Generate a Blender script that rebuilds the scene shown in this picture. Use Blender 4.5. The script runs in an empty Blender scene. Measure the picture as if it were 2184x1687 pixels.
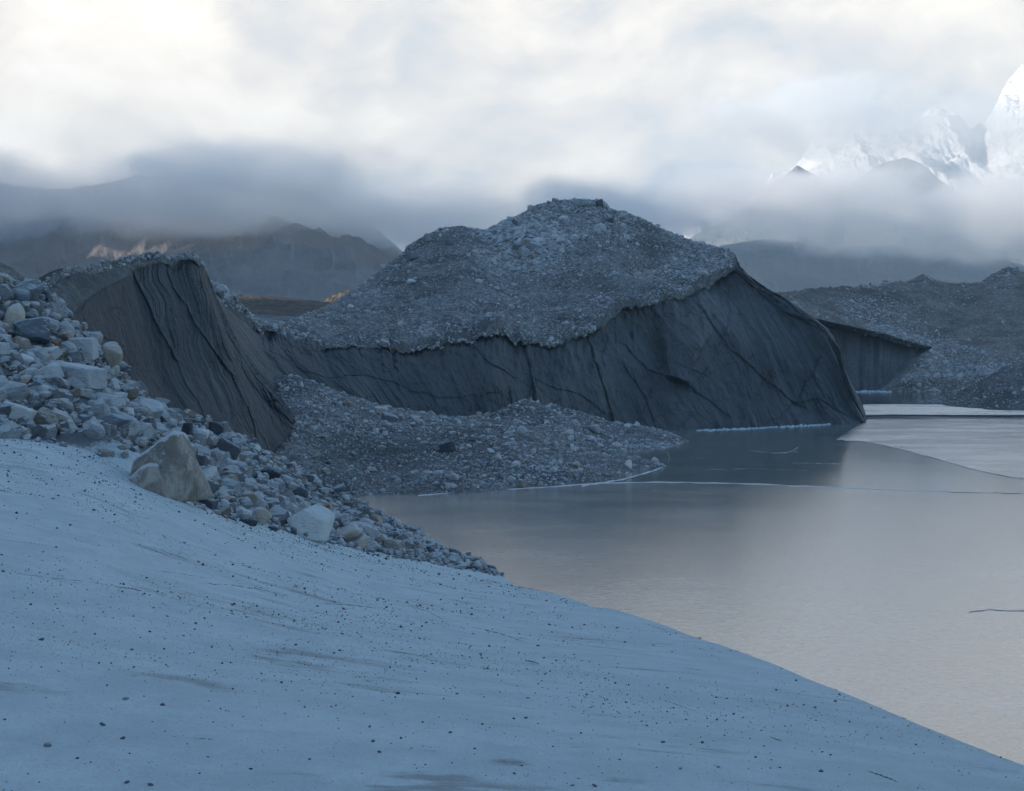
import bpy, bmesh, math, random
import numpy as np
from mathutils import Vector, Matrix, Euler
random.seed(7)
RNG = np.random.default_rng(7)
R = math.radians
scene = bpy.context.scene
COL = scene.collection

# ------------------------------------------------------------------ camera
H, FOC, CX, HY, PW, PH = 12.0, 3000.0, 1091.5, 725.0, 2183.0, 1687.0
cam_d = bpy.data.cameras.new('camera')
cam = bpy.data.objects.new('camera', cam_d); COL.objects.link(cam)
cam_d.sensor_width = 36.0
cam_d.lens = FOC / PW * 36.0
cam_d.shift_y = -(PH / 2 - HY) / PW
cam_d.clip_start = 0.1; cam_d.clip_end = 60000
cam.location = (0, 0, H); cam.rotation_euler = (R(90), 0, 0)
scene.camera = cam

# ------------------------------------------------------------------ light
SUN_EL, SUN_AZ = R(14.0), (-0.936, -0.352)        # direction towards the sun (x, y)
sun_vec = Vector((SUN_AZ[0] * math.cos(SUN_EL), SUN_AZ[1] * math.cos(SUN_EL), math.sin(SUN_EL))).normalized()
sd = bpy.data.lights.new('sun', 'SUN'); so = bpy.data.objects.new('sun', sd); COL.objects.link(so)
sd.energy = 5.0; sd.angle = R(0.5); sd.color = (1.0, 0.86, 0.70)
so.rotation_euler = sun_vec.to_track_quat('Z', 'Y').to_euler()

scene.view_settings.view_transform = 'Standard'
scene.view_settings.look = 'None'
scene.view_settings.gamma = 1.0
scene.view_settings.exposure = 1.03
scene.cycles.use_denoising = True
scene.cycles.max_bounces = 6
scene.cycles.diffuse_bounces = 3
scene.cycles.volume_bounces = 8
scene.cycles.transparent_max_bounces = 8
scene.cycles.volume_max_steps = 128

def px_dir(px, py):
    v = Vector(((px - CX) / FOC, 1.0, (HY - py) / FOC)); v.normalize(); return v

class NT:
    def __init__(s, tree): s.t = tree; s.n = tree.nodes; s.l = tree.links
    def node(s, typ, **kw):
        n = s.n.new(typ)
        for k, v in kw.items(): setattr(n, k, v)
        return n
    def put(s, sock, v):
        if isinstance(v, bpy.types.NodeSocket): s.l.new(v, sock)
        elif v is not None:
            if isinstance(v, (tuple, list)) and len(v) == 3 and sock.type == 'RGBA': v = (*v, 1)
            sock.default_value = v
    def math(s, op, a, b=None, c=None, clamp=False):
        n = s.node('ShaderNodeMath', operation=op, use_clamp=clamp)
        s.put(n.inputs[0], a); s.put(n.inputs[1], b); s.put(n.inputs[2], c); return n.outputs[0]
    def vmath(s, op, a, b=None, scale=None):
        n = s.node('ShaderNodeVectorMath', operation=op)
        s.put(n.inputs[0], a); s.put(n.inputs[1], b)
        if scale is not None: s.put(n.inputs['Scale'], scale)
        return n.outputs['Value'] if op in ('LENGTH', 'DOT_PRODUCT', 'DISTANCE') else n.outputs[0]
    def mix(s, f, a, b, blend='MIX'):
        n = s.node('ShaderNodeMix', data_type='RGBA', blend_type=blend)
        s.put(n.inputs[0], f); s.put(n.inputs[6], a); s.put(n.inputs[7], b); return n.outputs[2]
    def noise(s, vec, scale, detail=5, rough=0.55, dist=0.0, out='Fac'):
        n = s.node('ShaderNodeTexNoise')
        s.put(n.inputs['Vector'], vec); s.put(n.inputs['Scale'], scale); s.put(n.inputs['Detail'], detail)
        s.put(n.inputs['Roughness'], rough); s.put(n.inputs['Distortion'], dist); return n.outputs[out]
    def voro(s, vec, scale, feature='F1', out='Distance'):
        n = s.node('ShaderNodeTexVoronoi', feature=feature)
        s.put(n.inputs['Vector'], vec); s.put(n.inputs['Scale'], scale); return n.outputs[out]
    def remap(s, v, a, b, c=0.0, d=1.0, smooth=True):
        n = s.node('ShaderNodeMapRange', interpolation_type='SMOOTHSTEP' if smooth else 'LINEAR')
        s.put(n.inputs[0], v); s.put(n.inputs[1], a); s.put(n.inputs[2], b); s.put(n.inputs[3], c); s.put(n.inputs[4], d)
        return n.outputs[0]
    def scale(s, vec, xyz, rot=(0, 0, 0)):
        n = s.node('ShaderNodeMapping'); s.put(n.inputs['Vector'], vec)
        n.inputs['Scale'].default_value = xyz; n.inputs['Rotation'].default_value = rot; return n.outputs[0]
    def ramp(s, f, stops):
        n = s.node('ShaderNodeValToRGB'); s.put(n.inputs[0], f); e = n.color_ramp.elements
        while len(e) < len(stops): e.new(0.5)
        for q, (p, c) in zip(e, stops): q.position = p; q.color = (*c, 1)
        return n.outputs[0]

# ------------------------------------------------------------------ world: Nishita sky with procedural cloud cover
world = bpy.data.worlds.new('World'); scene.world = world; world.use_nodes = True
W_ = NT(world.node_tree); W_.n.clear()
sky = W_.node('ShaderNodeTexSky', sky_type='NISHITA'); sky.sun_disc = False
sky.sun_elevation = SUN_EL; sky.sun_rotation = math.atan2(SUN_AZ[0], SUN_AZ[1])
sky.altitude = 4800; sky.air_density = 1.0; sky.dust_density = 0.3; sky.ozone_density = 1.0
tcw = W_.node('ShaderNodeTexCoord')
D = tcw.outputs['Generated']
sx = W_.node('ShaderNodeSeparateXYZ'); W_.put(sx.inputs[0], D)
DX, DY, DZ = sx.outputs
warp = W_.vmath('SCALE', W_.vmath('SUBTRACT', W_.noise(D, 6.0, 3, .5, out='Color'), (.5, .5, .5)), None, 0.10)
Dw = W_.vmath('ADD', D, warp)
Ds = W_.scale(Dw, (1, 1, 1.75))
n1 = W_.noise(Ds, 5.2, 8, .56)
n2 = W_.noise(W_.vmath('ADD', Ds, (3.1, 1.7, 0.4)), 11.0, 8, .58)
shade = W_.math('ADD', W_.math('MULTIPLY', W_.math('SUBTRACT', n1, .5), .95), W_.math('MULTIPLY', W_.math('SUBTRACT', n2, .5), .6))
# broad bright and dull regions of the cloud deck, as directions
BL = [(60, 230, .07, .20), (330, 30, .07, .20), (560, 330, .07, .26), (900, 330, .055, .22), (1180, 420, .05, .22),
      (1180, 280, .05, .14), (1750, 230, .07, .10), (1000, 40, .05, .13), (640, 150, .05, -.20), (420, 190, .045, -.10), (1000, 150, .05, -.16), (1500, 90, .09, -.06),
      (2050, 60, .09, -.04), (620, 410, .04, -.20), (640, 480, .05, -.14), (200, 510, .05, -.10), (1480, 240, .07, .16), (1400, 480, .07, -.30), (850, 510, .05, -.30), (1850, 470, .08, -.20),
      (100, 590, .07, -.2), (500, 580, .08, -.25), (1100, 560, .1, -.2)]
for (bx, by, sg, am) in BL:
    dd = W_.vmath('DISTANCE', Dw, tuple(px_dir(bx, by)))
    g = W_.math('MULTIPLY', W_.math('POWER', 2.718, W_.math('MULTIPLY', W_.math('MULTIPLY', dd, dd), -1 / (sg * sg))), am)
    shade = W_.math('ADD', shade, g)
n3 = W_.noise(W_.vmath('ADD', Ds, (9.1, 4.7, 2.4)), 26.0, 6, .6)
shade = W_.math('ADD', shade, W_.math('ADD', 0.52, W_.math('MULTIPLY', W_.math('SUBTRACT', n3, .5), .28)))
EXPF = 2 ** -scene.view_settings.exposure
def cc(r, g, b): return (r * EXPF, g * EXPF, b * EXPF)
ccol = W_.ramp(shade, [(0.0, cc(.32, .42, .54)), (.20, cc(.52, .61, .72)), (.36, cc(.86, .86, .87)), (.50, cc(1.12, 1.03, .94)), (.68, cc(1.42, 1.29, 1.13)), (1.0, cc(1.75, 1.65, 1.52))])
# clouds cover the lower sky, mostly towards the valley head; clear blue above
elev = W_.math('ARCSINE', DZ)
front = W_.remap(DY, 0.2, 0.85)
cover = W_.math('MULTIPLY', W_.remap(W_.math('ADD', elev, W_.math('MULTIPLY', W_.math('SUBTRACT', n1, .5), .35)), .50, .36), front)
gaps = 1.0
skyc = W_.node('ShaderNodeVectorMath', operation='SCALE'); W_.put(skyc.inputs[0], W_.vmath('MULTIPLY', sky.outputs[0], (.87, 1.04, 1.02))); skyc.inputs['Scale'].default_value = 0.15
skym = W_.mix(W_.math('MULTIPLY', cover, gaps), skyc.outputs[0], ccol)
bg = W_.node('ShaderNodeBackground'); W_.put(bg.inputs[0], skym); bg.inputs[1].default_value = 1.0
W_.put(W_.node('ShaderNodeOutputWorld').inputs[0], bg.outputs[0])

# ------------------------------------------------------------------ numeric helpers
def Wp(px, py, Y):
    px, py, Y = (np.asarray(a, float) for a in (px, py, Y))
    return np.stack([(px - CX) / FOC * Y, Y, H + (HY - py) / FOC * Y], -1)
def proj(P):
    return P[..., 0] / P[..., 1] * FOC + CX, HY - (P[..., 2] - H) / P[..., 1] * FOC
def lakeY(py): return H * FOC / (py - HY)
def hsh(ix, iy, iz):
    with np.errstate(over='ignore'):
        n = ix.astype(np.uint32) * np.uint32(374761393) + iy.astype(np.uint32) * np.uint32(668265263) + iz.astype(np.uint32) * np.uint32(2246822519)
        n = (n ^ (n >> np.uint32(13))) * np.uint32(1274126177)
        n = (n ^ (n >> np.uint32(15))) * np.uint32(2654435761)
        n = n ^ (n >> np.uint32(16))
    return n.astype(np.float64) / 4294967295.0 * 2 - 1
def vn(x, y, z=None):
    x = np.asarray(x, float); y = np.asarray(y, float); x, y = np.broadcast_arrays(x, y)
    z = np.zeros_like(x) if z is None else np.broadcast_to(np.asarray(z, float), x.shape)
    fx, fy, fz = np.floor(x), np.floor(y), np.floor(z)
    ux, uy, uz = x - fx, y - fy, z - fz
    ux, uy, uz = (u * u * u * (u * (u * 6 - 15) + 10) for u in (ux, uy, uz))
    ix, iy, iz = (f.astype(np.int64) + 100000 for f in (fx, fy, fz))
    r = 0
    for a in (0, 1):
        for b in (0, 1):
            for c in (0, 1):
                w = (ux if a else 1 - ux) * (uy if b else 1 - uy) * (uz if c else 1 - uz)
                r = r + w * hsh(ix + a, iy + b, iz + c)
    return r
def fbm(x, y, z=None, o=5, g=.5):
    s = 0; a = 1; n = 0
    for k in range(o):
        f = 2.03 ** k
        s = s + a * vn(x * f + 17.3 * k, y * f - 9.1 * k, None if z is None else z * f + 3.3 * k); n += a; a *= g
    return s / n
def ridged(x, y, z=None, o=5, g=.5):
    s = 0; a = 1; n = 0
    for k in range(o):
        f = 2.03 ** k
        s = s + a * (1 - 2 * np.abs(vn(x * f + 7.7 * k, y * f + 3.1 * k, None if z is None else z * f))); n += a; a *= g
    return s / n
def sstep(x, a, b):
    t = np.clip((x - a) / (b - a), 0, 1); return t * t * (3 - 2 * t)

def tps(pts, lam=0.0):
    pts = np.asarray(pts, float); n = len(pts)
    xy = pts[:, :2]; d = np.linalg.norm(xy[:, None] - xy[None], axis=2)
    K = d * d * np.log(d + 1e-9) + lam * np.eye(n)
    P = np.hstack([np.ones((n, 1)), xy]); A = np.zeros((n + 3, n + 3)); A[:n, :n] = K; A[:n, n:] = P; A[n:, :n] = P.T
    w = np.linalg.solve(A, np.concatenate([pts[:, 2], np.zeros(3)]))
    def f(x, y):
        x = np.asarray(x, float); y = np.asarray(y, float); s = w[n] + w[n + 1] * x + w[n + 2] * y
        for i in range(n):
            dd = np.hypot(x - xy[i, 0], y - xy[i, 1]); s = s + w[i] * dd * dd * np.log(dd + 1e-9)
        return s
    return f

# ------------------------------------------------------------------ object helpers
def tag(o, label=None, cat=None, group=None, kind=None):
    if label: o['label'] = label
    if cat: o['category'] = cat
    if group: o['group'] = group
    if kind: o['kind'] = kind
    return o
def empty(name, loc=(0, 0, 0), **kw):
    o = bpy.data.objects.new(name, None); COL.objects.link(o); o.location = loc; return tag(o, **kw)
def mesh_np(name, V, F, mats, parent=None, uv=None, smooth=True, tone=None, matidx=None):
    V = np.asarray(V, np.float32).reshape(-1, 3); F = np.asarray(F, np.int32); k = F.shape[1]
    me = bpy.data.meshes.new(name)
    me.vertices.add(len(V)); me.vertices.foreach_set('co', V.ravel())
    me.loops.add(F.size); me.loops.foreach_set('vertex_index', F.ravel())
    me.polygons.add(len(F)); me.polygons.foreach_set('loop_start', np.arange(0, F.size, k, dtype=np.int32))
    me.polygons.foreach_set('use_smooth', np.full(len(F), smooth))
    if uv is not None:
        u = me.uv_layers.new(name='UVMap'); u.data.foreach_set('uv', np.asarray(uv, np.float32)[F.ravel()].ravel())
    if tone is not None:
        a = me.attributes.new('tone', 'FLOAT', 'POINT'); a.data.foreach_set('value', np.asarray(tone, np.float32))
    me.update(calc_edges=True)
    for m in (mats if isinstance(mats, (list, tuple)) else [mats]): me.materials.append(m)
    if matidx is not None: me.polygons.foreach_set('material_index', np.asarray(matidx, np.int32))
    o = bpy.data.objects.new(name, me); COL.objects.link(o)
    if parent is not None: o.parent = parent
    return o
def grid_faces(nr, nc):
    i = np.arange(nr * nc).reshape(nr, nc)
    return np.stack([i[:-1, :-1], i[:-1, 1:], i[1:, 1:], i[1:, :-1]], -1).reshape(-1, 4)
def grid_obj(name, P, mats, parent=None, uv=None, smooth=True):
    nr, nc = P.shape[:2]
    return mesh_np(name, P.reshape(-1, 3), grid_faces(nr, nc), mats, parent, None if uv is None else uv.reshape(-1, 2), smooth)

# ------------------------------------------------------------------ materials
def mat(name):
    m = bpy.data.materials.new(name); m.use_nodes = True; t = NT(m.node_tree); t.n.clear()
    b = t.node('ShaderNodeBsdfPrincipled'); o = t.node('ShaderNodeOutputMaterial'); t.l.new(b.outputs[0], o.inputs[0])
    return m, t, b
def bump(t, b, h, strength, dist):
    n = t.node('ShaderNodeBump'); t.put(n.inputs['Height'], h); n.inputs['Strength'].default_value = strength
    n.inputs['Distance'].default_value = dist; t.put(b.inputs['Normal'], n.outputs[0]); return n
def geo(t): return t.node('ShaderNodeNewGeometry')

def mat_ice(name, c_dark, c_mid, c_lite, streak=(18, 1.2), bs=0.9):
    m, t, b = mat(name)
    uv = t.node('ShaderNodeUVMap').outputs[0]; g = geo(t); pos = g.outputs['Position']
    u1 = t.scale(uv, (streak[0] * .35, streak[1] * .5, 1), (0, 0, 0))
    wob = t.vmath('SCALE', t.noise(pos, .09, 4, .5, out='Color'), None, .55)
    uw = t.vmath('ADD', uv, t.vmath('MULTIPLY', wob, (.35, .15, 0)))
    s1 = t.noise(t.scale(uw, (streak[0] * .35, streak[1] * .6, 1)), 1.0, 8, .62)
    s2 = t.noise(t.scale(uw, (streak[0] * 1.7, streak[1] * 1.5, 1)), 1.0, 6, .6)
    big = t.noise(pos, .05, 5, .55)
    f = t.math('ADD', t.math('MULTIPLY', s1, .55), t.math('ADD', t.math('MULTIPLY', s2, .3), t.math('MULTIPLY', big, .35)))
    col = t.ramp(f, [(.42, c_dark), (.60, c_mid), (.80, c_lite)])
    br = t.remap(t.noise(pos, .035, 4, .6), .45, .65)
    col = t.mix(t.math('MULTIPLY', br, .5), col, (c_mid[0] * 1.2, c_mid[1] * 1.04, c_mid[2] * .92))
    # fine sharp fractures
    cr = t.voro(t.vmath('ADD', t.vmath('MULTIPLY', pos, (.16, .16, .09)), t.vmath('SCALE', t.noise(pos, .25, 4, .6, out='Color'), None, .8)), 1.0, 'DISTANCE_TO_EDGE')
    crm = t.remap(cr, 0.0, .022, 1, 0)
    crm = t.math('MULTIPLY', crm, t.remap(t.noise(pos, .07, 2), .42, .6))
    col = t.mix(t.math('MULTIPLY', crm, .35), col, (c_dark[0] * .5, c_dark[1] * .5, c_dark[2] * .5))
    t.put(b.inputs['Base Color'], col); b.inputs['Roughness'].default_value = .62
    b.inputs['Specular IOR Level'].default_value = .35
    sp_ = t.noise(t.vmath('MULTIPLY', uw, (9, 3.2, 1)), 6.0, 9, .75)
    grit = t.noise(pos, .9, 10, .78)
    col = t.mix(t.remap(grit, .50, .66, 0, .65), col, (c_dark[0] * .65, c_dark[1] * .65, c_dark[2] * .65)); col = t.mix(t.remap(sp_, .54, .70, 0, .55), col, c_lite)
    t.put(b.inputs['Base Color'], col)
    hgt = t.math('ADD', t.math('MULTIPLY', s1, 1.0), t.math('ADD', t.math('MULTIPLY', s2, .45), t.math('MULTIPLY', crm, -.5)))
    hgt = t.math('ADD', hgt, t.math('MULTIPLY', grit, .8))
    bump(t, b, hgt, bs, 1.1)
    return m

def mat_ground(name, c1, c2, c3, sc=1.0, bs=.8, speck=.5, dist=.3):
    """stony debris: three tones, clumped, with stones as cells"""
    m, t, b = mat(name); g = geo(t); pos = g.outputs['Position']
    n = t.noise(pos, .22 * sc, 7, .62); n2 = t.noise(pos, 2.2 * sc, 6, .7)
    col = t.mix(t.remap(n, .38, .62), c1, c2)
    v = t.voro(pos, 3.2 * sc, out='Color'); sp = t.node('ShaderNodeSeparateColor'); t.put(sp.inputs[0], v)
    col = t.mix(t.math('MULTIPLY', t.remap(sp.outputs[0], .55, .95), speck), col, c3)
    col = t.mix(t.remap(n2, .40, .60, 0, .55), col, t.mix(.5, c1, (0.02, .02, .022)))
    zn = t.noise(t.scale(pos, (1, 1, 1.6)), .055 * sc, 6, .62)
    col = t.mix(t.remap(zn, .50, .62, 0, .55), col, tuple(c * .55 for c in c1))
    t.put(b.inputs['Base Color'], col); b.inputs['Roughness'].default_value = .95; b.inputs['Specular IOR Level'].default_value = .15
    vd = t.voro(pos, 3.2 * sc); h = t.math('ADD', t.math('MULTIPLY', vd, -.8), t.math('MULTIPLY', n2, 1.0))
    bump(t, b, h, bs, dist / sc)
    return m

def mat_rock(name, c1, c2, dust=(.52, .57, .59), dustamt=.7, use_tone=False, sc=1.0):
    m, t, b = mat(name); g = geo(t); tc = t.node('ShaderNodeTexCoord'); pos = g.outputs['Position']
    n = t.noise(pos, 2.6 * sc, 7, .65, .6); n2 = t.noise(t.scale(pos, (1, 1, 3.0), (.5, .3, 0)), 5 * sc, 6, .6)
    if use_tone:
        a = t.node('ShaderNodeAttribute', attribute_name='tone').outputs['Fac']
    else:
        a = t.node('ShaderNodeObjectInfo').outputs['Random']
    f = t.math('ADD', t.math('MULTIPLY', a, .75), t.math('MULTIPLY', t.math('SUBTRACT', n, .4), .8), clamp=True)
    col = t.mix(f, c1, c2)
    if use_tone:     # a share of brown and rusty stones
        col = t.mix(t.remap(t.math('FRACT', t.math('MULTIPLY', a, 37.7)), .86, .93, 0, .55), col, (.26, .19, .13))
    col = t.mix(t.remap(n2, .52, .72, 0, .45), col, (c1[0] * .5, c1[1] * .5, c1[2] * .5))
    nz = t.node('ShaderNodeSeparateXYZ'); t.put(nz.inputs[0], g.outputs['Normal'])
    d = t.remap(t.math('ADD', nz.outputs[2], t.math('MULTIPLY', t.math('SUBTRACT', n2, .5), .9)), .45, .85, 0, dustamt)
    col = t.mix(d, col, dust)
    t.put(b.inputs['Base Color'], col); b.inputs['Roughness'].default_value = .9; b.inputs['Specular IOR Level'].default_value = .2
    bump(t, b, t.math('ADD', n2, t.math('MULTIPLY', n, 1.2)), .7, .08 / sc)
    return m

M = {}
M['ice'] = mat_ice('dirty_ice', (.050, .062, .072), (.092, .108, .120), (.19, .215, .23), (24, 2.2))
M['ice_fin'] = mat_ice('dirty_ice_fin', (.037, .053, .066), (.075, .096, .110), (.165, .195, .215), (42, 1.4), .9)
M['ice_far'] = mat_ice('dirty_ice_far', (.05, .06, .07), (.11, .12, .13), (.22, .24, .25))
M['mantle'] = mat_ground('mantle_silt', (.14, .14, .138), (.20, .198, .192), (.32, .31, .30), 1.0, .8, .35)
M['debris'] = mat_ground('debris_cover', (.13, .137, .14), (.27, .28, .285), (.55, .56, .57), .9, 1.0, .5)
M['tongue'] = mat_ground('tongue_debris', (.12, .125, .135), (.24, .245, .255), (.55, .56, .57), 1.4, 1.0, .45)
M['far_debris'] = mat_ground('far_debris', (.17, .155, .14), (.29, .275, .26), (.42, .41, .40), .6, 1.0, .4)
M['spit'] = mat_ground('spit_debris', (.09, .095, .105), (.17, .175, .18), (.42, .43, .44), 1.4, 1.0, .35)
M['far_brown'] = mat_ground('far_brown', (.13, .105, .085), (.20, .165, .135), (.28, .24, .2), .12, .8, .3, 2)
ROCKS = {
    'pale grey': mat_rock('rock_pale', (.24, .25, .26), (.46, .47, .48)),
    'white': mat_rock('rock_white', (.42, .43, .43), (.64, .64, .63)),
    'dark grey': mat_rock('rock_dark', (.045, .05, .06), (.12, .13, .15), dustamt=.35),
    'blue-grey': mat_rock('rock_blue', (.10, .12, .145), (.20, .225, .26), dustamt=.5),
    'tan': mat_rock('rock_tan', (.34, .29, .235), (.52, .46, .39), dustamt=.6),
    'brown': mat_rock('rock_brown', (.10, .08, .065), (.21, .175, .145), dustamt=.4),
    'rust-coloured': mat_rock('rock_rust', (.20, .085, .04), (.30, .15, .08), dustamt=.15),
}
M['rubble'] = mat_rock('rubble_mix', (.05, .058, .07), (.44, .45, .46), use_tone=True, dustamt=.55)
M['debris_rock'] = mat_rock('debris_rock_mix', (.095, .105, .115), (.55, .56, .57), use_tone=True, dustamt=.45, sc=.6)
M['pebble'] = mat_rock('pebble_dark', (.05, .055, .065), (.15, .155, .165), dustamt=.12, sc=6, use_tone=True)
M['stone'] = mat_rock('stone_dark', (.05, .055, .065), (.13, .13, .14), dustamt=.12, sc=6)
M['stone_grey'] = mat_rock('stone_grey', (.15, .16, .17), (.28, .28, .29), dustamt=.3, sc=6)

# sand: pale glacial silt with dirty patches
m, t, b = mat('pale_silt'); g = geo(t); pos = g.outputs['Position']
st = t.scale(pos, (.42, 1.5, 1.0), (0, 0, R(-24)))
wob = t.vmath('ADD', st, t.vmath('SCALE', t.noise(pos, .9, 3, .5, out='Color'), None, .35))
a1 = t.noise(wob, .9, 7, .62); a2 = t.noise(wob, 3.4, 6, .6); fine = t.noise(pos, 40, 4, .7); mid = t.noise(pos, 9, 5, .65)
rm = t.node('ShaderNodeAttribute', attribute_name='tone').outputs['Fac']      # where the slope turns to gravelly soil
col = t.mix(t.remap(t.noise(pos, 1.3, 7, .7), .35, .65), (.455, .545, .575), (.54, .635, .665))
patch = t.math('MULTIPLY', t.remap(t.math('ADD', a1, t.math('MULTIPLY', a2, .5)), .80, .90), t.remap(t.noise(pos, .55, 4), .46, .60))
col = t.mix(t.math('MULTIPLY', patch, .75), col, (.27, .285, .285))
col = t.mix(t.remap(fine, .54, .70, 0, .38), col, (.24, .27, .29)); col = t.mix(t.remap(t.noise(pos, 130, 3, .8), .55, .68, 0, .4), col, (.22, .25, .27)); col = t.mix(t.remap(t.noise(pos, 14, 6, .75), .56, .70, 0, .3), col, (.62, .70, .73))
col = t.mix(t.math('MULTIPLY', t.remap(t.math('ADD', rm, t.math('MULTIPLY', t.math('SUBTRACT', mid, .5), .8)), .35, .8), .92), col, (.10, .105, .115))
t.put(b.inputs['Base Color'], col); b.inputs['Roughness'].default_value = .9; b.inputs['Specular IOR Level'].default_value = .2
hh = t.math('ADD', t.math('MULTIPLY', a2, .035), t.math('ADD', t.math('MULTIPLY', mid, .055), t.math('MULTIPLY', fine, .03)))
hh = t.math('ADD', hh, t.math('MULTIPLY', patch, -.03))
bump(t, b, hh, .7, 1.0)
M['silt'] = m

def mat_lake(name, base, rough, spec_ior, bs, frost=0.0, bsc=1.0):
    m, t, b = mat(name); g = geo(t); pos = g.outputs['Position']
    n = t.noise(t.scale(pos, (.07, .12, 1)), 1.0 * bsc, 7, .66); n2 = t.noise(t.scale(pos, (1.1, 2.6, 1)), 1.0 * bsc, 5, .65)
    col = t.mix(t.remap(n, .38, .62), base, tuple(c * 1.25 for c in base))
    col = t.mix(t.remap(t.noise(t.scale(pos, (.8, 1.6, 1)), 3.0, 7, .75), .42, .62), col, tuple(c * .72 for c in base))
    fr = t.remap(t.math('ADD', n, t.math('MULTIPLY', n2, .35)), .70, .86, 0, frost)
    col = t.mix(fr, col, (.5, .52, .54))
    t.put(b.inputs['Base Color'], col)
    t.put(b.inputs['Roughness'], t.remap(n, .35, .65, rough * .8, rough * 1.25))
    b.inputs['IOR'].default_value = spec_ior; b.inputs['Specular IOR Level'].default_value = .5
    bump(t, b, t.math('ADD', t.math('MULTIPLY', n2, 1.0), t.noise(pos, 5.0, 4, .6)), bs, .05)
    return m
M['water'] = mat_lake('open_water', (.07, .085, .085), .03, 1.33, .08)
M['lake_ice_near'] = mat_lake('thin_lake_ice_near', (.20, .225, .22), .11, 2.8, .22, .12)
M['lake_ice_mid'] = mat_lake('thin_lake_ice_mid', (.19, .215, .195), .09, 2.1, .12, .12)
M['lake_ice_frosted'] = mat_lake('frosted_lake_ice', (.34, .365, .36), .18, 2.3, .2, .35)
M['lake_snow'] = mat_lake('snow_dusted_lake_ice', (.62, .62, .60), .3, 1.8, .1, .1)
m, t, b = mat('frost_ice'); b.inputs['Base Color'].default_value = (.46, .49, .51, 1); b.inputs['Roughness'].default_value = .6; M['frost'] = m
m, t, b = mat('blue_white_ice'); b.inputs['Base Color'].default_value = (.45, .55, .62, 1); b.inputs['Roughness'].default_value = .4; M['brash'] = m

# far rock slope with scree gullies
def mat_mountain(name, c1, c2, c3, sc):
    m, t, b = mat(name); g = geo(t); pos = g.outputs['Position']
    uv = t.node('ShaderNodeUVMap').outputs[0]
    n = t.noise(pos, .006 * sc, 7, .6); s = t.noise(t.scale(t.vmath('ADD', uv, t.vmath('SCALE', t.noise(pos, .006, 4, .5, out='Color'), None, .25)), (15, 3.2, 1), (0, 0, .25)), 1.0, 7, .66)
    col = t.mix(t.remap(n, .4, .62), c1, c2)
    col = t.mix(t.remap(s, .52, .70, 0, .6), col, c3)
    t.put(b.inputs['Base Color'], col); b.inputs['Roughness'].default_value = 1
    bump(t, b, t.math('ADD', s, t.noise(pos, .03 * sc, 6, .65)), .8, 14)
    return m
M['mtn'] = mat_mountain('mountain_scree', (.20, .18, .175), (.27, .245, .235), (.38, .355, .345), 1)
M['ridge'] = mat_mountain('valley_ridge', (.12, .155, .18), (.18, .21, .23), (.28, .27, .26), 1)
m, t, b = mat('snow_and_rock'); g = geo(t); pos = g.outputs['Position']
nz = t.node('ShaderNodeSeparateXYZ'); t.put(nz.inputs[0], g.outputs['Normal'])
nn = t.noise(pos, .004, 8, .65)
rk = t.remap(t.math('ADD', nz.outputs[2], t.math('MULTIPLY', t.math('SUBTRACT', nn, .5), 1.1)), .20, .32, 1, 0)
t.put(b.inputs['Base Color'], t.mix(rk, (.86, .87, .89), (.30, .29, .29))); b.inputs['Roughness'].default_value = .8
uv = t.node('ShaderNodeUVMap').outputs[0]
bump(t, b, t.math('ADD', nn, t.math('MULTIPLY', t.noise(t.scale(pos, (.012, .012, .004), (0, .5, 0)), 1.0, 8, .68), 1.2)), 1.0, 60)
M['snow'] = m

# ------------------------------------------------------------------ rock shapes
def ico(sub):
    bm = bmesh.new(); bmesh.ops.create_icosphere(bm, subdivisions=sub, radius=1)
    V = np.array([v.co[:] for v in bm.verts]); F = np.array([[v.index for v in f.verts] for f in bm.faces]); bm.free(); return V, F
ICO = {k: ico(k) for k in (1, 2, 3, 4)}
def rock_shape(sub, seed, style='angular', el=None):
    r = np.random.default_rng(seed); V, F = ICO[sub]
    d = V / np.linalg.norm(V, axis=1, keepdims=True)
    nk = {'angular': 13, 'block': 8, 'round': 30}[style]
    N = r.normal(size=(nk, 3))
    if style == 'block':
        N = np.vstack([np.eye(3), -np.eye(3), N[:4]]) + r.normal(size=(10, 3)) * .16
    N /= np.linalg.norm(N, axis=1, keepdims=True)
    off = r.uniform(.62, 1.0, len(N)) if style != 'round' else r.uniform(.85, 1.0, len(N))
    if style == 'block': off[:6] = r.uniform(.6, .75, 6); off[6:] = r.uniform(.8, 1.0, len(N) - 6)
    q = np.maximum(d @ N.T, 1e-3) / off
    k = 22 if style != 'round' else 9
    rad = 1.0 / (np.sum(q ** k, 1) ** (1 / k)); rad = np.minimum(rad, 1.25)
    e = np.array(el if el is not None else [r.uniform(.85, 1.25), r.uniform(.7, 1.0), r.uniform(.5, .9)])
    P = d * rad[:, None]
    P = P * (1 + .05 * fbm(P[:, 0] * 2.2 + seed, P[:, 1] * 2.2, P[:, 2] * 2.2, 4))[:, None]
    if sub >= 3: P = P * (1 + .02 * ridged(P[:, 0] * 5 + seed, P[:, 1] * 5, P[:, 2] * 5, 3))[:, None]
    P = P * e
    return P / (P.max(0) - P.min(0)).max() * 2, F        # longest extent = 2
def rot_rand(r, tilt=.5):
    return np.array(Euler((r.normal() * tilt, r.normal() * tilt, r.uniform(0, 6.283))).to_matrix())
PR_LOW = [rock_shape(1, 100 + i, ['angular', 'angular', 'block', 'round'][i % 4])[0] for i in range(24)]
PR_MED = [rock_shape(2, 200 + i, ['angular', 'block', 'angular', 'angular', 'round'][i % 5])[0] for i in range(24)]
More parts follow.
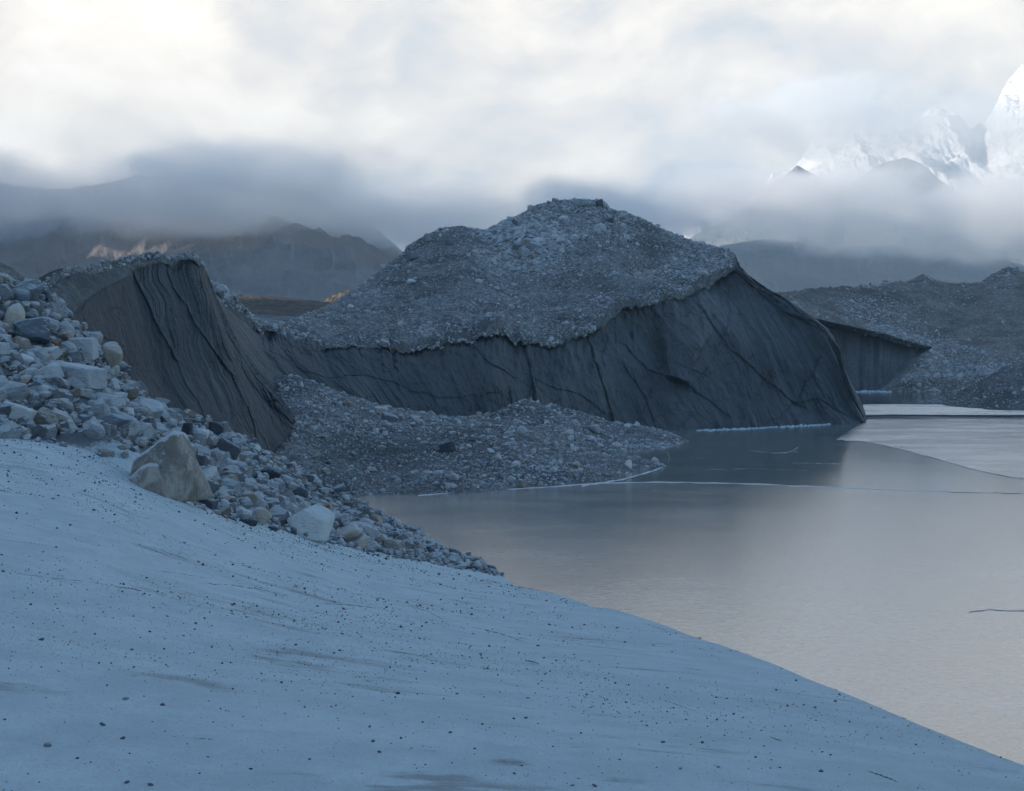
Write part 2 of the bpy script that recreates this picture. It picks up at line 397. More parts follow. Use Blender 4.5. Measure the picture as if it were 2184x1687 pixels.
def scatter_mesh(name, pos, size, mat_, lod=1, tilt=.6, tones=None, seed=1, flat=False, **kw):
    """many small stones that nobody could count, as one mesh"""
    r = np.random.default_rng(seed); base = PR_LOW if lod == 1 else PR_MED; F0 = ICO[lod][1]; nv = len(base[0]); n = len(pos)
    V = np.empty((n, nv, 3)); 
    for i in range(n):
        V[i] = (base[int(r.integers(len(base)))] * (size[i] * .5)) @ rot_rand(r, tilt).T + pos[i]
    F = (F0[None] + (np.arange(n) * nv)[:, None, None]).reshape(-1, 3)
    tn = np.repeat(r.uniform(0, 1, n) if tones is None else tones, nv)
    o = mesh_np(name, V.reshape(-1, 3), F, mat_, smooth=False, tone=tn)
    return tag(o, kind='stuff', **kw)

def lod_mesh(name, sub, seed, style, el, m_):
    P, F = rock_shape(sub, seed, style, el)
    me_o = mesh_np(name, P, F, m_, smooth=False)
    me = me_o.data
    bpy.data.objects.remove(me_o); return me

# ================================================================== NEAR SLOPE (sand bank and rubble slope), one ground sheet
C = []
def add(px, py, Y): C.append(tuple(Wp(px, py, Y)))
def addw(x, y, z): C.append((x, y, z))
for px, Y in ((-500, 6.1), (0, 6.3), (550, 6.5), (1091, 6.8), (1600, 7.2), (2183, 8.0)): add(px, 1687, Y)
CREST = [(2183, 1641, 9.6), (2020, 1574, 11.5), (1850, 1505, 14), (1690, 1438, 18), (1520, 1371, 24), (1410, 1332, 29.5), (1300, 1298, 36), (1190, 1268, 47), (1065, 1228, 70)]
for px, py, Y in CREST:
    x, y, z = Wp(px, py, Y); addw(x, y, z)
    if Y < 60: addw(x + 6, y + .3, z - 1.1)
CW = np.array([Wp(*c)[:2] for c in CREST]); CWy = np.r_[-60, 4, CW[:, 1], 84]; CWx = np.r_[6.5, 4.3, CW[:, 0], -2.6]
SANDB = [(-330, 925, 38), (0, 937, 36), (200, 972, 37), (365, 1066, 40), (500, 1108, 44), (620, 1140, 48), (760, 1170, 54), (870, 1192, 59)]
for p in SANDB: add(*p)
RCREST = [(-420, 600, 56), (-200, 640, 58), (0, 682, 60), (110, 715, 62), (240, 768, 65), (400, 890, 74), (480, 930, 80), (560, 974, 88), (650, 1030, 97), (735, 1072, 106)]
for px, py, Y in RCREST:
    x, y, z = Wp(px, py, Y); addw(x, y, z); addw(x + 5.5, y + 5, z - 5.5 if z > 3 else z - 3)
add(870, 1138, 86); add(980, 1196, 76)
for px, py, Y in RCREST[:6]:
    x, y, z = Wp(px, py, Y); d_ = np.array([x, y]) / math.hypot(x, y); addw(x + d_[0] * 5, y + d_[1] * 5, z - 3.0); addw(x + d_[0] * 14, y + d_[1] * 14, z - 9)
for px, py, Y in ((850, 1108, 92.5), (960, 1165, 80.5)):
    x, y, z = Wp(px, py, Y); addw(x + 2, y + 2, z - 1.5)
addw(-14, 118, -3); addw(-26, 96, -1)
addw(-12, -12, 11.2); addw(6, -14, 9.6); addw(-25, 0, 11.8); addw(-28, 25, 12.3); addw(14, -12, 8.4); addw(0, -40, 12); addw(-50, -20, 15); addw(-60, 40, 15); addw(30, -40, 8)
for pb, Yb, tgt in ((-250, 6.2, (-330, 905, 38)), (0, 6.3, (0, 937, 36)), (90, 6.3, (200, 975, 37)), (200, 6.4, (365, 1066, 40)), (360, 6.4, (500, 1108, 44)), (520, 6.5, (620, 1140, 48)), (680, 6.5, (760, 1170, 54)), (840, 6.6, (870, 1192, 59)), (1050, 6.8, (1065, 1228, 70)), (1250, 7.0, (1190, 1268, 47)), (1450, 7.2, (1300, 1300, 36)), (1700, 7.4, (1520, 1369, 24)), (1900, 7.7, (1850, 1507, 14))):
    a, b2 = Wp(pb, 1687, Yb), Wp(*tgt)
    for k in (.12, .3, .5, .75): addw(*(a * (1 - k) + b2 * k))
for pa, pb in ((SANDB[1], RCREST[2]), (SANDB[2], RCREST[3]), (SANDB[3], RCREST[4]), (SANDB[4], RCREST[5]), (SANDB[5], RCREST[7]), (SANDB[6], RCREST[8]), (SANDB[7], RCREST[9])):
    a, b2 = Wp(*pa), Wp(*pb)
    for k in (.35, .7): addw(*(a * (1 - k) + b2 * k + np.array([0, 0, .15])))
terr0 = tps(C, 0.15)
bx_ = np.array([Wp(*p)[0] for p in SANDB]); by_ = np.array([Wp(*p)[1] for p in SANDB])
cx_ = np.array([-.5] + []); 
SB = np.array([Wp(*p)[:2] for p in [(-900, 900, 40)] + SANDB + [(1065, 1228, 70)]] + [(4.0, 82.0)])
def rubble_side(x, y):
    """positive metres on the rubble side of the sand edge"""
    x = np.asarray(x, float); y = np.asarray(y, float)
    best = np.full(x.shape, 1e9); sgn = np.ones(x.shape)
    for a, b2 in zip(SB[:-1], SB[1:]):
        d = b2 - a; L = np.hypot(*d); tt = np.clip(((x - a[0]) * d[0] + (y - a[1]) * d[1]) / L ** 2, 0, 1)
        qx, qy = a[0] + tt * d[0], a[1] + tt * d[1]; dist = np.hypot(x - qx, y - qy)
        s = np.sign(d[0] * (y - a[1]) - d[1] * (x - a[0])); m_ = dist < best
        best = np.where(m_, dist, best); sgn = np.where(m_, s, sgn)
    return best * sgn
def terr(x, y, fine=True):
    yk = np.linspace(-60, 90, 600); xk = np.interp(yk, CWy, CWx); xk = np.convolve(np.pad(xk, 6, 'edge'), np.ones(13) / 13, 'valid')
    d_ = np.maximum(x - np.interp(y, yk, xk), 0)
    z = terr0(x, y) - .85 * d_ * d_ / (d_ + .9); r = np.hypot(x, y); side = rubble_side(x, y)
    rough = sstep(side, -.5, 2.5)
    z = z + rough * (.28 * fbm(x * .35, y * .35, None, 4) + .10 * fbm(x * 1.7, y * 1.7, None, 3))
    z = z + (1 - rough) * .035 * fbm(x * .22 + 5, y * .22, None, 3) * sstep(r, 4, 15) * sstep(2.6 - x, 0, 2)
    z = z + .72 * np.exp(-((x + 10.6) / 1.35) ** 4 - ((y - 39.3) / 1.5) ** 4) + .25 * np.exp(-((x + 12.2) / 1.5) ** 2 - ((y - 38.6) / 1.3) ** 2)      # silt banked behind the huge boulder
    if fine:
        # wind and melt ledges, drawn out along the slope
        u = x * .78 + y * .62; v = -x * .62 + y * .78
        led = ridged(u * .35 + 3, v * 1.5 + .6 * fbm(x * .6, y * .6, None, 2), None, 4)
        z = z + (1 - rough) * sstep(2.4 - x, 0, 2.5) * (.010 * led * sstep(led, .2, .6) + .010 * fbm(u * 3.2, v * 5, None, 4))
    return z
ang = np.unique(np.concatenate([np.linspace(-180, -27, 60), np.linspace(-27, 24, 760), np.linspace(24, 180, 50)]))
rad = np.exp(np.linspace(math.log(1.2), math.log(135), 460))
AA, RR = np.meshgrid(R(1) * ang, rad); X = np.sin(AA) * RR; Y = np.cos(AA) * RR
Z = terr(X, Y)
Z = np.where((Y < 0) | (np.abs(AA) > 1.0), Z, Z)
P = np.stack([X, Y, np.maximum(Z, -6)], -1)
rs = sstep(rubble_side(X, Y), -.6, 1.2)
gpx, gpy = proj(np.where(P[..., 1:2] > 2, P, np.array([0, 2.0, 0.0])))
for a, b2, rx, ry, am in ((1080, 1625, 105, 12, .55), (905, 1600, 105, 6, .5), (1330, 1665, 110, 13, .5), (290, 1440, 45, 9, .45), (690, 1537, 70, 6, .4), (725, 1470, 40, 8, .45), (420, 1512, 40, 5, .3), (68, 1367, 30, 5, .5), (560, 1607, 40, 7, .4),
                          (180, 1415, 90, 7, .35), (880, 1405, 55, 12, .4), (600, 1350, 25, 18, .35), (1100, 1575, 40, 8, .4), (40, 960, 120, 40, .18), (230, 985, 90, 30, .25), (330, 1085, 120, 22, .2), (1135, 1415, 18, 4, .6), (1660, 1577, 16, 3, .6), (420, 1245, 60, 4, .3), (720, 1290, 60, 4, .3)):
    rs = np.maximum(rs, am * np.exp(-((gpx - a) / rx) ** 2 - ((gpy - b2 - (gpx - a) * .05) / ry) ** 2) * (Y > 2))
ground = mesh_np('ground', P.reshape(-1, 3), grid_faces(*P.shape[:2])[:, ::-1], M['silt'], tone=rs.ravel())
tag(ground, 'pale silt bank sloping from the foreground down to the frozen lake', kind='structure')

def ray_hit(px, py, f=None, y0=4, y1=125):
    f = f or (lambda x, y: terr(x, y, False))
    ys = np.exp(np.linspace(math.log(y0), math.log(y1), 2400)); P_ = Wp(px, py, ys); d = P_[:, 2] - f(P_[:, 0], P_[:, 1])
    k = np.where(d < 0)[0]
    if len(k) == 0: return None
    return P_[k[0]]

# ================================================================== DEBRIS TONGUE running out from the ice foot
T = []
def addt(px, py, Y=None, z=None):
    if Y is None: Y = lakeY(py)
    x, y, zz = Wp(px, py, Y); T.append((x, y, zz if z is None else z))
SH = [(680, 1060), (760, 1057), (860, 1054), (1000, 1052), (1080, 1046), (1150, 1036), (1250, 1030), (1330, 1017), (1395, 1001), (1418, 994)]
for px, py in SH:
    addt(px, py); x, y, z = T[-1]; T.append((x + .3, y - 5, -1.6))
for px, py in ((1385, 985), (1300, 975), (1258, 969), (1330, 965), (1400, 959), (1472, 941), (1440, 930), (1400, 924)): addt(px, py)
T.append((18.5, 139, -1.1)); T.append((24, 165, -1.2)); T.append((22, 176, -.9)); T.append((15, 143.5, -.7)); T.append((20.5, 158, -.35))
for p in ((581, 809, 152), (651, 837, 149), (723, 862, 147), (790, 873, 147), (873, 890, 148), (943, 897, 149), (1046, 896, 151), (1090, 904, 153), (1104, 862, 164), (1075, 897, 158), (1150, 884, 168), (1190, 896, 170), (1230, 894, 172), (1320, 921, 182),
          (850, 935, 127), (700, 915, 124), (610, 905, 125), (600, 955, 114), (660, 1000, 111), (1000, 945, 126), (1150, 960, 134), (1210, 990, 128), (1000, 915, 134), (1190, 920, 150), (1270, 935, 160), (1200, 945, 146), (560, 900, 135), (540, 860, 150), (500, 960, 112)): addt(*p)
for px, py, Yv in ((581, 809, 152), (651, 837, 149), (723, 862, 147), (790, 873, 147), (873, 890, 148), (943, 897, 149), (1046, 896, 151), (1090, 904, 153)):
    x, y, z = Wp(px, py, Yv); T.append((x, y + 12, z - .4)); T.append((x, y + 26, z - 1))
    f_ = Wp(px, py, 1.0)
for px, py, Yv in ((1150, 873, 165), (1230, 894, 172), (1320, 921, 182)):
    x, y, z = Wp(px, py, Yv); T.append((x, y + 12, z))
for a, b2 in (((943, 897, 149), (1000, 945, 126)), ((873, 890, 148), (850, 935, 127)), ((723, 862, 147), (700, 915, 124)), ((790, 873, 147), (850, 935, 127)), ((1046, 896, 151), (1000, 915, 134)), ((651, 837, 149), (610, 905, 125)), ((850, 935, 127), (860, 1054, 109.4)), ((1000, 945, 126), (1000, 1052, 110)), ((700, 915, 124), (700, 1058, 108))):
    T.append(tuple((Wp(*a) + Wp(*b2)) / 2 + np.array([0, 0, -.12])))
tong0 = tps(T, .2)
def tong(x, y):
    z = tong0(x, y)
    return z + (.34 * fbm(x * .16, y * .16, None, 4) + .22 * fbm(x * .6 + 9, y * .6, None, 4) + .07 * fbm(x * 2.5, y * 2.5, None, 3)) * sstep(z, -.2, 1.0)
xs = np.linspace(-26, 31, 440); ys = np.linspace(103, 190, 460); X, Y = np.meshgrid(xs, ys)
tongue = grid_obj('debris_tongue', np.stack([X, Y, np.clip(tong(X, Y), -2, 14)], -1), M['tongue'])
tag(tongue, 'low grey tongue of stony debris reaching into the frozen lake', kind='structure')

# ================================================================== lofted ice bodies
def rowpts(row, ts):
    a = np.array(row, float); return Wp(np.interp(ts, a[:, 0], a[:, 1]), np.interp(ts, a[:, 0], a[:, 2]), np.interp(ts, a[:, 0], a[:, 3]))
def smooth_rows(row, n=0): return row
def loft(rows, ts, segs, bulge=None):
    RP = [rowpts(r_, ts) for r_ in rows]; out = []; V = []; 
    for k, s in enumerate(segs):
        v = np.linspace(0, 1, s + 1)[(0 if k == 0 else 1):]
        blk = RP[k][None] * (1 - v)[:, None, None] + RP[k + 1][None] * v[:, None, None]
        if bulge and bulge[k]: blk[:, :, 1] -= (bulge[k] * 4 * v * (1 - v))[:, None]
        out.append(blk); V.append(k + v)
    return np.concatenate(out), np.concatenate(V)
def seg_dist(px, py, line):
    best = np.full(px.shape, 1e9); s = np.zeros(px.shape)
    for a, b2 in zip(line[:-1], line[1:]):
        dx, dy = b2[0] - a[0], b2[1] - a[1]; L2 = dx * dx + dy * dy
        tt = np.clip(((px - a[0]) * dx + (py - a[1]) * dy) / L2, 0, 1); qx, qy = a[0] + tt * dx, a[1] + tt * dy
        d = np.hypot(px - qx, py - qy); m_ = d < best; best = np.where(m_, d, best)
        s = np.where(m_, np.sign(dx * (py - a[1]) - dy * (px - a[0])), s)
    return best, s

# ---- the big bluff
sky_ = [(440, 440, 596), (470, 470, 618), (500, 500, 645), (530, 530, 668), (565, 565, 690), (594, 594, 694), (650, 650, 672), (700, 700, 652), (745, 745, 625), (790, 790, 592), (830, 830, 560), (858, 858, 542), (868, 868, 524), (905, 905, 502), (945, 945, 486), (985, 985, 481), (1012, 1012, 490), (1035, 1035, 490),
        (1090, 1090, 466), (1140, 1140, 441), (1180, 1180, 430), (1230, 1230, 427), (1278, 1278, 428), (1300, 1300, 446), (1350, 1350, 461), (1400, 1400, 483), (1450, 1450, 506), (1500, 1500, 524), (1550, 1550, 538), (1566, 1566, 546), (1580, 1578, 574), (1605, 1600, 596), (1640, 1636, 622), (1690, 1690, 652), (1740, 1735, 678), (1765, 1766, 702),
        (1785, 1786, 738), (1800, 1797, 778), (1815, 1815, 818), (1832, 1834, 852), (1845, 1845, 880), (1850, 1846, 903)]
skyY = lambda t_: np.interp(t_, [440, 594, 868, 1230, 1450, 1566, 1640, 1765, 1815, 1850], [150, 176, 232, 262, 250, 236, 232, 222, 214, 205])
SKY = [(a, b2, c, skyY(a)) for a, b2, c in sky_]
LIP = [(440, 445, 612, 149), (500, 505, 655, 160), (565, 563, 692, 170), (594, 596, 699, 173), (650, 655, 719, 174), (708, 708, 736, 174), (750, 750, 727, 175), (800, 800, 730, 177), (860, 860, 736, 178), (920, 925, 727, 180), (1000, 1010, 709, 183), (1060, 1065, 697, 185), (1109, 1109, 715, 187), (1179, 1179, 712, 190), (1249, 1249, 690, 194), (1284, 1284, 670, 198),
       (1326, 1326, 641, 204), (1407, 1407, 627, 212), (1460, 1460, 610, 219), (1513, 1513, 590, 226), (1540, 1540, 565, 231), (1566, 1566, 550, 234), (1580, 1575, 576, 231), (1640, 1630, 628, 227), (1690, 1680, 660, 222), (1740, 1726, 688, 217), (1765, 1758, 712, 214), (1785, 1778, 745, 212), (1815, 1806, 822, 208), (1832, 1826, 856, 206), (1845, 1840, 885, 205), (1850, 1845, 903, 204.4)]
RIM = [(440, 455, 630, 147), (500, 510, 680, 158), (540, 545, 700, 164), (594, 596, 715, 168), (650, 650, 735, 170), (690, 690, 747, 171), (720, 720, 742, 171), (750, 750, 737, 172), (800, 800, 743, 174), (860, 860, 750, 176), (920, 925, 738, 178), (1000, 1008, 722, 181), (1050, 1055, 712, 183), (1075, 1078, 722, 184), (1109, 1109, 737, 185), (1179, 1179, 738, 188), (1249, 1249, 719, 192), (1284, 1284, 701, 196),
       (1326, 1326, 663, 203), (1407, 1407, 649, 211), (1460, 1460, 635, 217), (1513, 1513, 618, 224), (1530, 1530, 597, 228), (1566, 1563, 580, 231), (1580, 1572, 582, 230.5), (1640, 1625, 635, 226), (1690, 1672, 668, 221), (1740, 1720, 694, 216.5), (1765, 1752, 718, 213.5), (1785, 1773, 750, 211.5), (1815, 1803, 826, 207.5), (1832, 1823, 860, 205.6), (1845, 1838, 888, 204.8), (1850, 1844, 904, 204.2)]
BASE = [(440, 560, 850, 147), (500, 600, 856, 149), (594, 660, 870, 153), (708, 750, 880, 156), (860, 880, 925, 160), (1000, 1000, 945, 163.5), (1109, 1090, 935, 168), (1249, 1230, 932, 177), (1326, 1330, 927, 183), (1407, 1410, 925, 185), (1460, 1480, 922, 187), (1513, 1530, 919, 189), (1566, 1590, 917, 191), (1640, 1660, 913.5, 194), (1690, 1710, 911.5, 196.5), (1740, 1755, 909, 199), (1765, 1780, 907.5, 200.5), (1800, 1810, 906, 201.8), (1832, 1832, 905, 203), (1850, 1846, 905, 203.8)]
def between(a, b2, k, dz=0, dY=0):
    ts_ = sorted({r_[0] for r_ in a} | {r_[0] for r_ in b2}); A_, B_ = rowpts(a, ts_), rowpts(b2, ts_)
    P_ = A_ * (1 - k) + B_ * k; P_[:, 2] += dz; P_[:, 1] += dY; px, py = proj(P_)
    return [(t_, q, w, y) for t_, q, w, y in zip(ts_, px, py, P_[:, 1])]
BACK = [(t_, px + (10 if t_ < 1560 else 0), py + 60, Y_ + 26) for t_, px, py, Y_ in SKY]
BACK2 = [(t_, px, HY + H * FOC / (Y_ + 60) + 10, Y_ + 60) for t_, px, py, Y_ in SKY]
ts = np.unique(np.concatenate([np.linspace(440, 1850, 1150), np.linspace(1560, 1850, 330)]))
rows = [BASE, RIM, LIP, between(LIP, SKY, .5), SKY, BACK, BACK2]
segs = [230, 22, 90, 90, 26, 6]
G, VV = loft(rows, ts, segs, [1.0, .5, 0, 0, 0, 0, 0])
GP = G.copy(); PX, PY = proj(G); TT = np.broadcast_to(ts[None], PX.shape); VB = np.broadcast_to(VV[:, None], PX.shape)
face = np.maximum(sstep(1.06 - VB, 0, .06), sstep(TT, 1560, 1590) * sstep(4.1 - VB, 0, 1.2))
TAPER = sstep(1850 - TT, 0, 60)
# ribs and flutes leaning down to the right, strongest left of the middle
lean = TT + (1 - np.clip(VB, 0, 1)) * np.interp(TT, [440, 1100, 1300, 1500, 1850], [-130, -90, -70, -140, -120])
rib = ridged(lean * .011, VB * .5 + 2, None, 5, .55)
rib2 = fbm(lean * .045, VB * 1.6, None, 4)
blocks = fbm(G[..., 0] * .07, G[..., 1] * .02, G[..., 2] * .09, 5)
def cells(u, v, seed=0):
    iu, iv = np.floor(u), np.floor(v); best = np.full(u.shape, 9.0)
    for a in (-1, 0, 1):
        for b2 in (-1, 0, 1):
            cu, cv = (iu + a).astype(np.int64) + 5000, (iv + b2).astype(np.int64) + 5000; q = np.full(u.shape, seed, dtype=np.int64)
            d = (iu + a + .5 + .45 * hsh(cu, cv, q) - u) ** 2 + (iv + b2 + .5 + .45 * hsh(cu, cv, q + 7) - v) ** 2; best = np.minimum(best, d)
    return best
wu, wv = .35 * fbm(TT * .02, VB * 3, None, 3), .35 * fbm(TT * .02 + 50, VB * 3, None, 3)
scal = 1 - cells(lean / 74 + wu, VB * 1.9 + wv, 1) * 1.6
scal2 = 1 - cells(lean / 27 + wu * 1.5, VB * 4.2 + wv * 1.5, 2) * 1.6
right_k = np.interp(TT, [440, 1050, 1300, 1850], [.35, .5, 1, 1])
Dy = face * TAPER * (-.9 * rib - .40 * rib2 - 1.9 * blocks - .5 * fbm(G[..., 0] * .3, G[..., 1] * .05, G[..., 2] * .34, 5) + right_k * (1.7 * scal + .42 * scal2 - 1.2) - .16 * ridged(lean * .13, VB * 5, None, 4) - .12 * fbm(lean * .35, VB * 14, None, 3))
# undercut below the mantle
Dy += face * TAPER * .7 * sstep(fbm(TT * .012, TT * 0 + 3, None, 3), -.15, .35) * np.exp(-((1 - VB) / .06) ** 2) * (VB < 1.0) * (TT < 1566)
PXl, PYl = PX + 4 * fbm(PX * .05, PY * .05, None, 3), PY + 4 * fbm(PX * .05 + 40, PY * .05, None, 3)
CR = [([(1118, 735), (1128, 775), (1136, 815), (1140, 862)], 4.2, 2.2), ([(1258, 735), (1270, 775), (1290, 830), (1308, 895), (1312, 922)], 4, 1.8),
      ([(1136, 806), (1185, 828), (1240, 843), (1278, 872)], 3.2, .8), ([(1340, 745), (1385, 790), (1450, 812), (1500, 845), (1545, 880)], 3.5, 1.1),
      ([(1490, 660), (1555, 745), (1620, 800), (1680, 848), (1705, 862)], 3.2, 1.4), ([(1762, 700), (1752, 760), (1722, 818), (1710, 850)], 3.2, 1.2),
      ([(1700, 855), (1660, 890), (1630, 905)], 3.2, .9), ([(1660, 640), (1700, 740), (1720, 810)], 2.5, .6), ([(570, 740), (640, 790), (700, 805), (780, 800), (850, 820)], 2.6, .7),
      ([(880, 835), (960, 850), (1060, 838)], 2.4, .5), ([(1090, 850), (1093, 905)], 4, 1.6), ([(1455, 780), (1500, 800), (1600, 760)], 2.6, .6), ([(1560, 600), (1545, 700), (1520, 770), (1490, 800)], 2.6, .7),
      ([(1700, 860), (1750, 850), (1800, 880)], 3, .9), ([(1340, 790), (1380, 850), (1400, 915)], 3, .9), ([(990, 722), (1040, 770), (1090, 800)], 3, 1.0)]
for line, w_, dep in CR:
    d, s = seg_dist(PXl, PYl, line); Dy += face * (.22 * dep * np.exp(-(d / (w_ * .5)) ** 2) + .35 * dep * np.exp(-(d / (w_ * 7)) ** 2) * (s > 0) * 1.0)
def blob(px, py, rx, ry, a, rot=0):
    c, s = math.cos(rot), math.sin(rot); dx, dy = PXl - px, PYl - py; u = (dx * c + dy * s) / rx; v = (-dx * s + dy * c) / ry
    return a * np.exp(-(u * u + v * v))
Dy += face * TAPER * (blob(1400, 745, 45, 70, 4.6, -.3) + blob(1350, 700, 60, 40, 2.0) + blob(1540, 840, 70, 40, 1.6) + blob(1760, 885, 30, 25, 1.8) + blob(1350, 860, 30, 60, 1.5) + blob(560, 715, 26, 16, 3))
# a standing flake in the middle of the scoop, and buttresses
fl = sstep(PXl - (1408 + (PYl - 700) * .08), 0, 9) * sstep(1462 + (PYl - 800) * -.45 - PXl, -18, 12) * sstep(PYl, 690, 745) * sstep(806 + (PXl - 1410) * .35 - PYl, 0, 12)
Dy += face * (-3.8 * fl - blob(1230, 830, 50, 80, 1.5) - blob(1480, 700, 40, 60, 2.4) - blob(1640, 740, 70, 80, 1.8) - blob(1040, 800, 50, 60, 1.4, -.4) - blob(1640, 880, 60, 25, 1.2))
G[..., 1] += Dy
# top surface relief
top = sstep(VB, 1.9, 2.1) * sstep(4.4 - VB, 0, .6) * TAPER
hum = 1.1 * fbm(GP[..., 0] * .045 + 3, GP[..., 1] * .03, None, 4) + .55 * fbm(GP[..., 0] * .17, GP[..., 1] * .14, None, 4) + .2 * fbm(GP[..., 0] * .7, GP[..., 1] * .7, None, 3)
edge_k = 1 - .75 * np.exp(-((VB - 4) / .12) ** 2)
G[..., 2] += top * hum * edge_k
def tblob(px, py, rx, ry, a): return a * np.exp(-((PX - px) / rx) ** 2 - ((PY - py) / ry) ** 2)
G[..., 2] += top * (-tblob(1090, 560, 60, 60, 2.4) - tblob(1160, 640, 70, 25, 1.2) + tblob(1000, 560, 50, 40, 1.2) - tblob(1360, 560, 30, 22, 2.0) - tblob(1195, 684, 20, 6, 1.0) - tblob(1060, 649, 14, 6, .8) - tblob(1390, 540, 40, 20, 1.4) + tblob(1240, 520, 60, 30, 1.0))
# the silt band is lumpy and its lip wanders
G[..., 2] += np.exp(-((VB - 2) / .25) ** 2) * (1.3 * fbm(TT * .017 + 9, TT * 0, None, 4) + .4 * fbm(TT * .09 + 3, TT * 0, None, 3)) * np.interp(TT, [440, 620, 1500, 1560], [.4, 1, 1, 0])
band = sstep(VB, .98, 1.15) * sstep(2.1 - VB, 0, .3)
G[..., 1] += band * TAPER * (-.8 * fbm(PX * .04, VB * 2, None, 4) - .5)
wav = (1.5 * fbm(TT * .022, TT * 0, None, 4) + .8 * fbm(TT * .11, TT * 0 + 5, None, 3))
G[..., 2] += wav * np.exp(-((VB - 1.5) / .6) ** 2) * np.interp(TT, [440, 600, 1540, 1570], [.6, 1, 1, 0])
bluff = empty('glacier_bluff', (0, 200, 0), label='large dark glacier ice cliff capped with grey stony debris above the lake', kind='structure'); 
UV = np.stack([lean / 100 * 1.0, VB], -1)
n0, n1_, n2_ = segs[0], segs[0] + segs[1], sum(segs)
off = np.array([0, 200, 0])
grid_obj('ice_face', G[:n0 + 1] - off, M['ice'], bluff, UV[:n0 + 1])
fb = grid_faces(n1_ - n0 + 1, len(ts))
mesh_np('silt_band', (G[n0:n1_ + 1] - off).reshape(-1, 3), fb, [M['mantle'], M['ice']], bluff, UV[n0:n1_ + 1].reshape(-1, 2), matidx=(ts[fb[:, 0] % len(ts)] > 1568).astype(int))
# debris cover; right of the high corner the ice itself is bare
dc = grid_faces(n2_ - n1_ + 1, len(ts)); cx0 = ts[(dc[:, 0] % len(ts))]; rowi = dc[:, 0] // len(ts)
Gd = G[n1_:n2_ + 1] - off
mesh_np('debris_cover', Gd.reshape(-1, 3), dc, [M['debris'], M['ice']], bluff, UV[n1_:n2_ + 1].reshape(-1, 2), matidx=((cx0 > 1568)).astype(int))
BL_G, BL_PX, BL_PY, BL_V, BL_T = G, *proj(G), VB, TT

def pick(G_, w, n, r):
    """n surface points of a grid, by weight times face area"""
    a = G_[1:, :-1] - G_[:-1, :-1]; b2 = G_[:-1, 1:] - G_[:-1, :-1]; N = np.cross(b2, a); A = np.linalg.norm(N, axis=-1)
    p = (A * w[:-1, :-1]).ravel(); p = p / p.sum(); k = r.choice(len(p), n, p=p); i, j = np.unravel_index(k, A.shape)
    u, v = r.uniform(0, 1, (2, n))
    return G_[i, j] + a[i, j] * u[:, None] + b2[i, j] * v[:, None], i, j
def powsize(n, lo, hi, a, r): u = r.uniform(0, 1, n); return (lo ** -a + u * (hi ** -a - lo ** -a)) ** (-1 / a)

r = np.random.default_rng(11)
dn_ = fbm(G[..., 0] * .06, G[..., 1] * .07, G[..., 2] * .06, 5); dens = .22 + 1.5 * sstep(dn_, -.12, .32)
w = (VB > 2.02) & (VB < 4.08) & (TT < 1565); w = w * dens
w = w * (1 + 2.5 * np.exp(-((VB - 4) / .1) ** 2) + 1.0 * np.exp(-((VB - 2.1) / .08) ** 2) + 1.2 * ((TT > 1050) & (TT < 1350) & (VB > 3)))
pts, i, j = pick(G, w, 34000, r); sz = powsize(34000, .22, 1.8, 2.8, r) * (.8 + .5 * sstep(dn_[i, j], .05, .45)) * (1 + .55 * ((TT[i, j] > 1080) & (TT[i, j] < 1360) & (VB[i, j] > 3.1)))
scatter_mesh('debris_stones', pts, sz, M['debris_rock'], 1, seed=3, label='countless small grey stones strewn over the top of the glacier bluff')
w = ((VB > 1.02) & (VB < 2.02) & (TT < 1560)) * (.2 + (VB - 1)) * sstep(fbm(TT * .02, VB * 2, None, 3), -.2, .3)
pts, i, j = pick(G, w, 1500, r)
scatter_mesh('debris_stones', pts, powsize(1500, .2, .9, 2.4, r), M['debris_rock'], 1, seed=41, label='loose stones spilling over the silt band of the bluff')
w = ((VB > 3.95) & (VB < 4.15) & (TT > 1565) & (TT < 1660)) * 1.0
pts, i, j = pick(G, w, 260, r)
scatter_mesh('debris_stones', pts, powsize(260, .3, .9, 2, r), M['debris_rock'], 1, seed=4, label='dark crumbs of debris along the upper right ice edge')

# ---- the leaning ice fin on the left
FS = [(40, 40, 640), (63, 63, 626), (87, 87, 604), (120, 120, 588), (161, 161, 574), (200, 200, 561), (240, 240, 554), (273, 273, 545), (300, 300, 541), (336, 336, 536), (350, 350, 549), (358, 358, 553), (372, 372, 546), (384, 384, 541), (407, 407, 537), (420, 420, 545), (430, 431, 560), (448, 448, 596), (465, 465, 642), (489, 489, 691), (514, 514, 741), (549, 549, 790), (574, 574, 820), (597, 600, 848), (612, 618, 872), (622, 628, 893)]
fY = lambda t_: np.interp(t_, [40, 63, 161, 284, 407, 430, 489, 549, 622], [84, 87, 97, 108, 115, 117, 119, 120, 119])
F_SKY = [(a, b2, c, fY(a)) for a, b2, c in FS]
F_LIP = [(40, 40, 652, 83), (87, 92, 622, 90), (161, 163, 589, 96), (240, 242, 571, 103.5), (284, 286, 560, 107.5), (336, 338, 549, 111), (353, 352, 556, 112), (372, 372, 556, 112.7), (407, 406, 546, 114.3), (420, 419, 552, 115), (430, 429, 563, 116), (448, 445, 600, 117.5), (489, 484, 700, 118.5), (549, 544, 796, 119.5), (597, 595, 852, 119), (622, 627, 895, 118.8)]
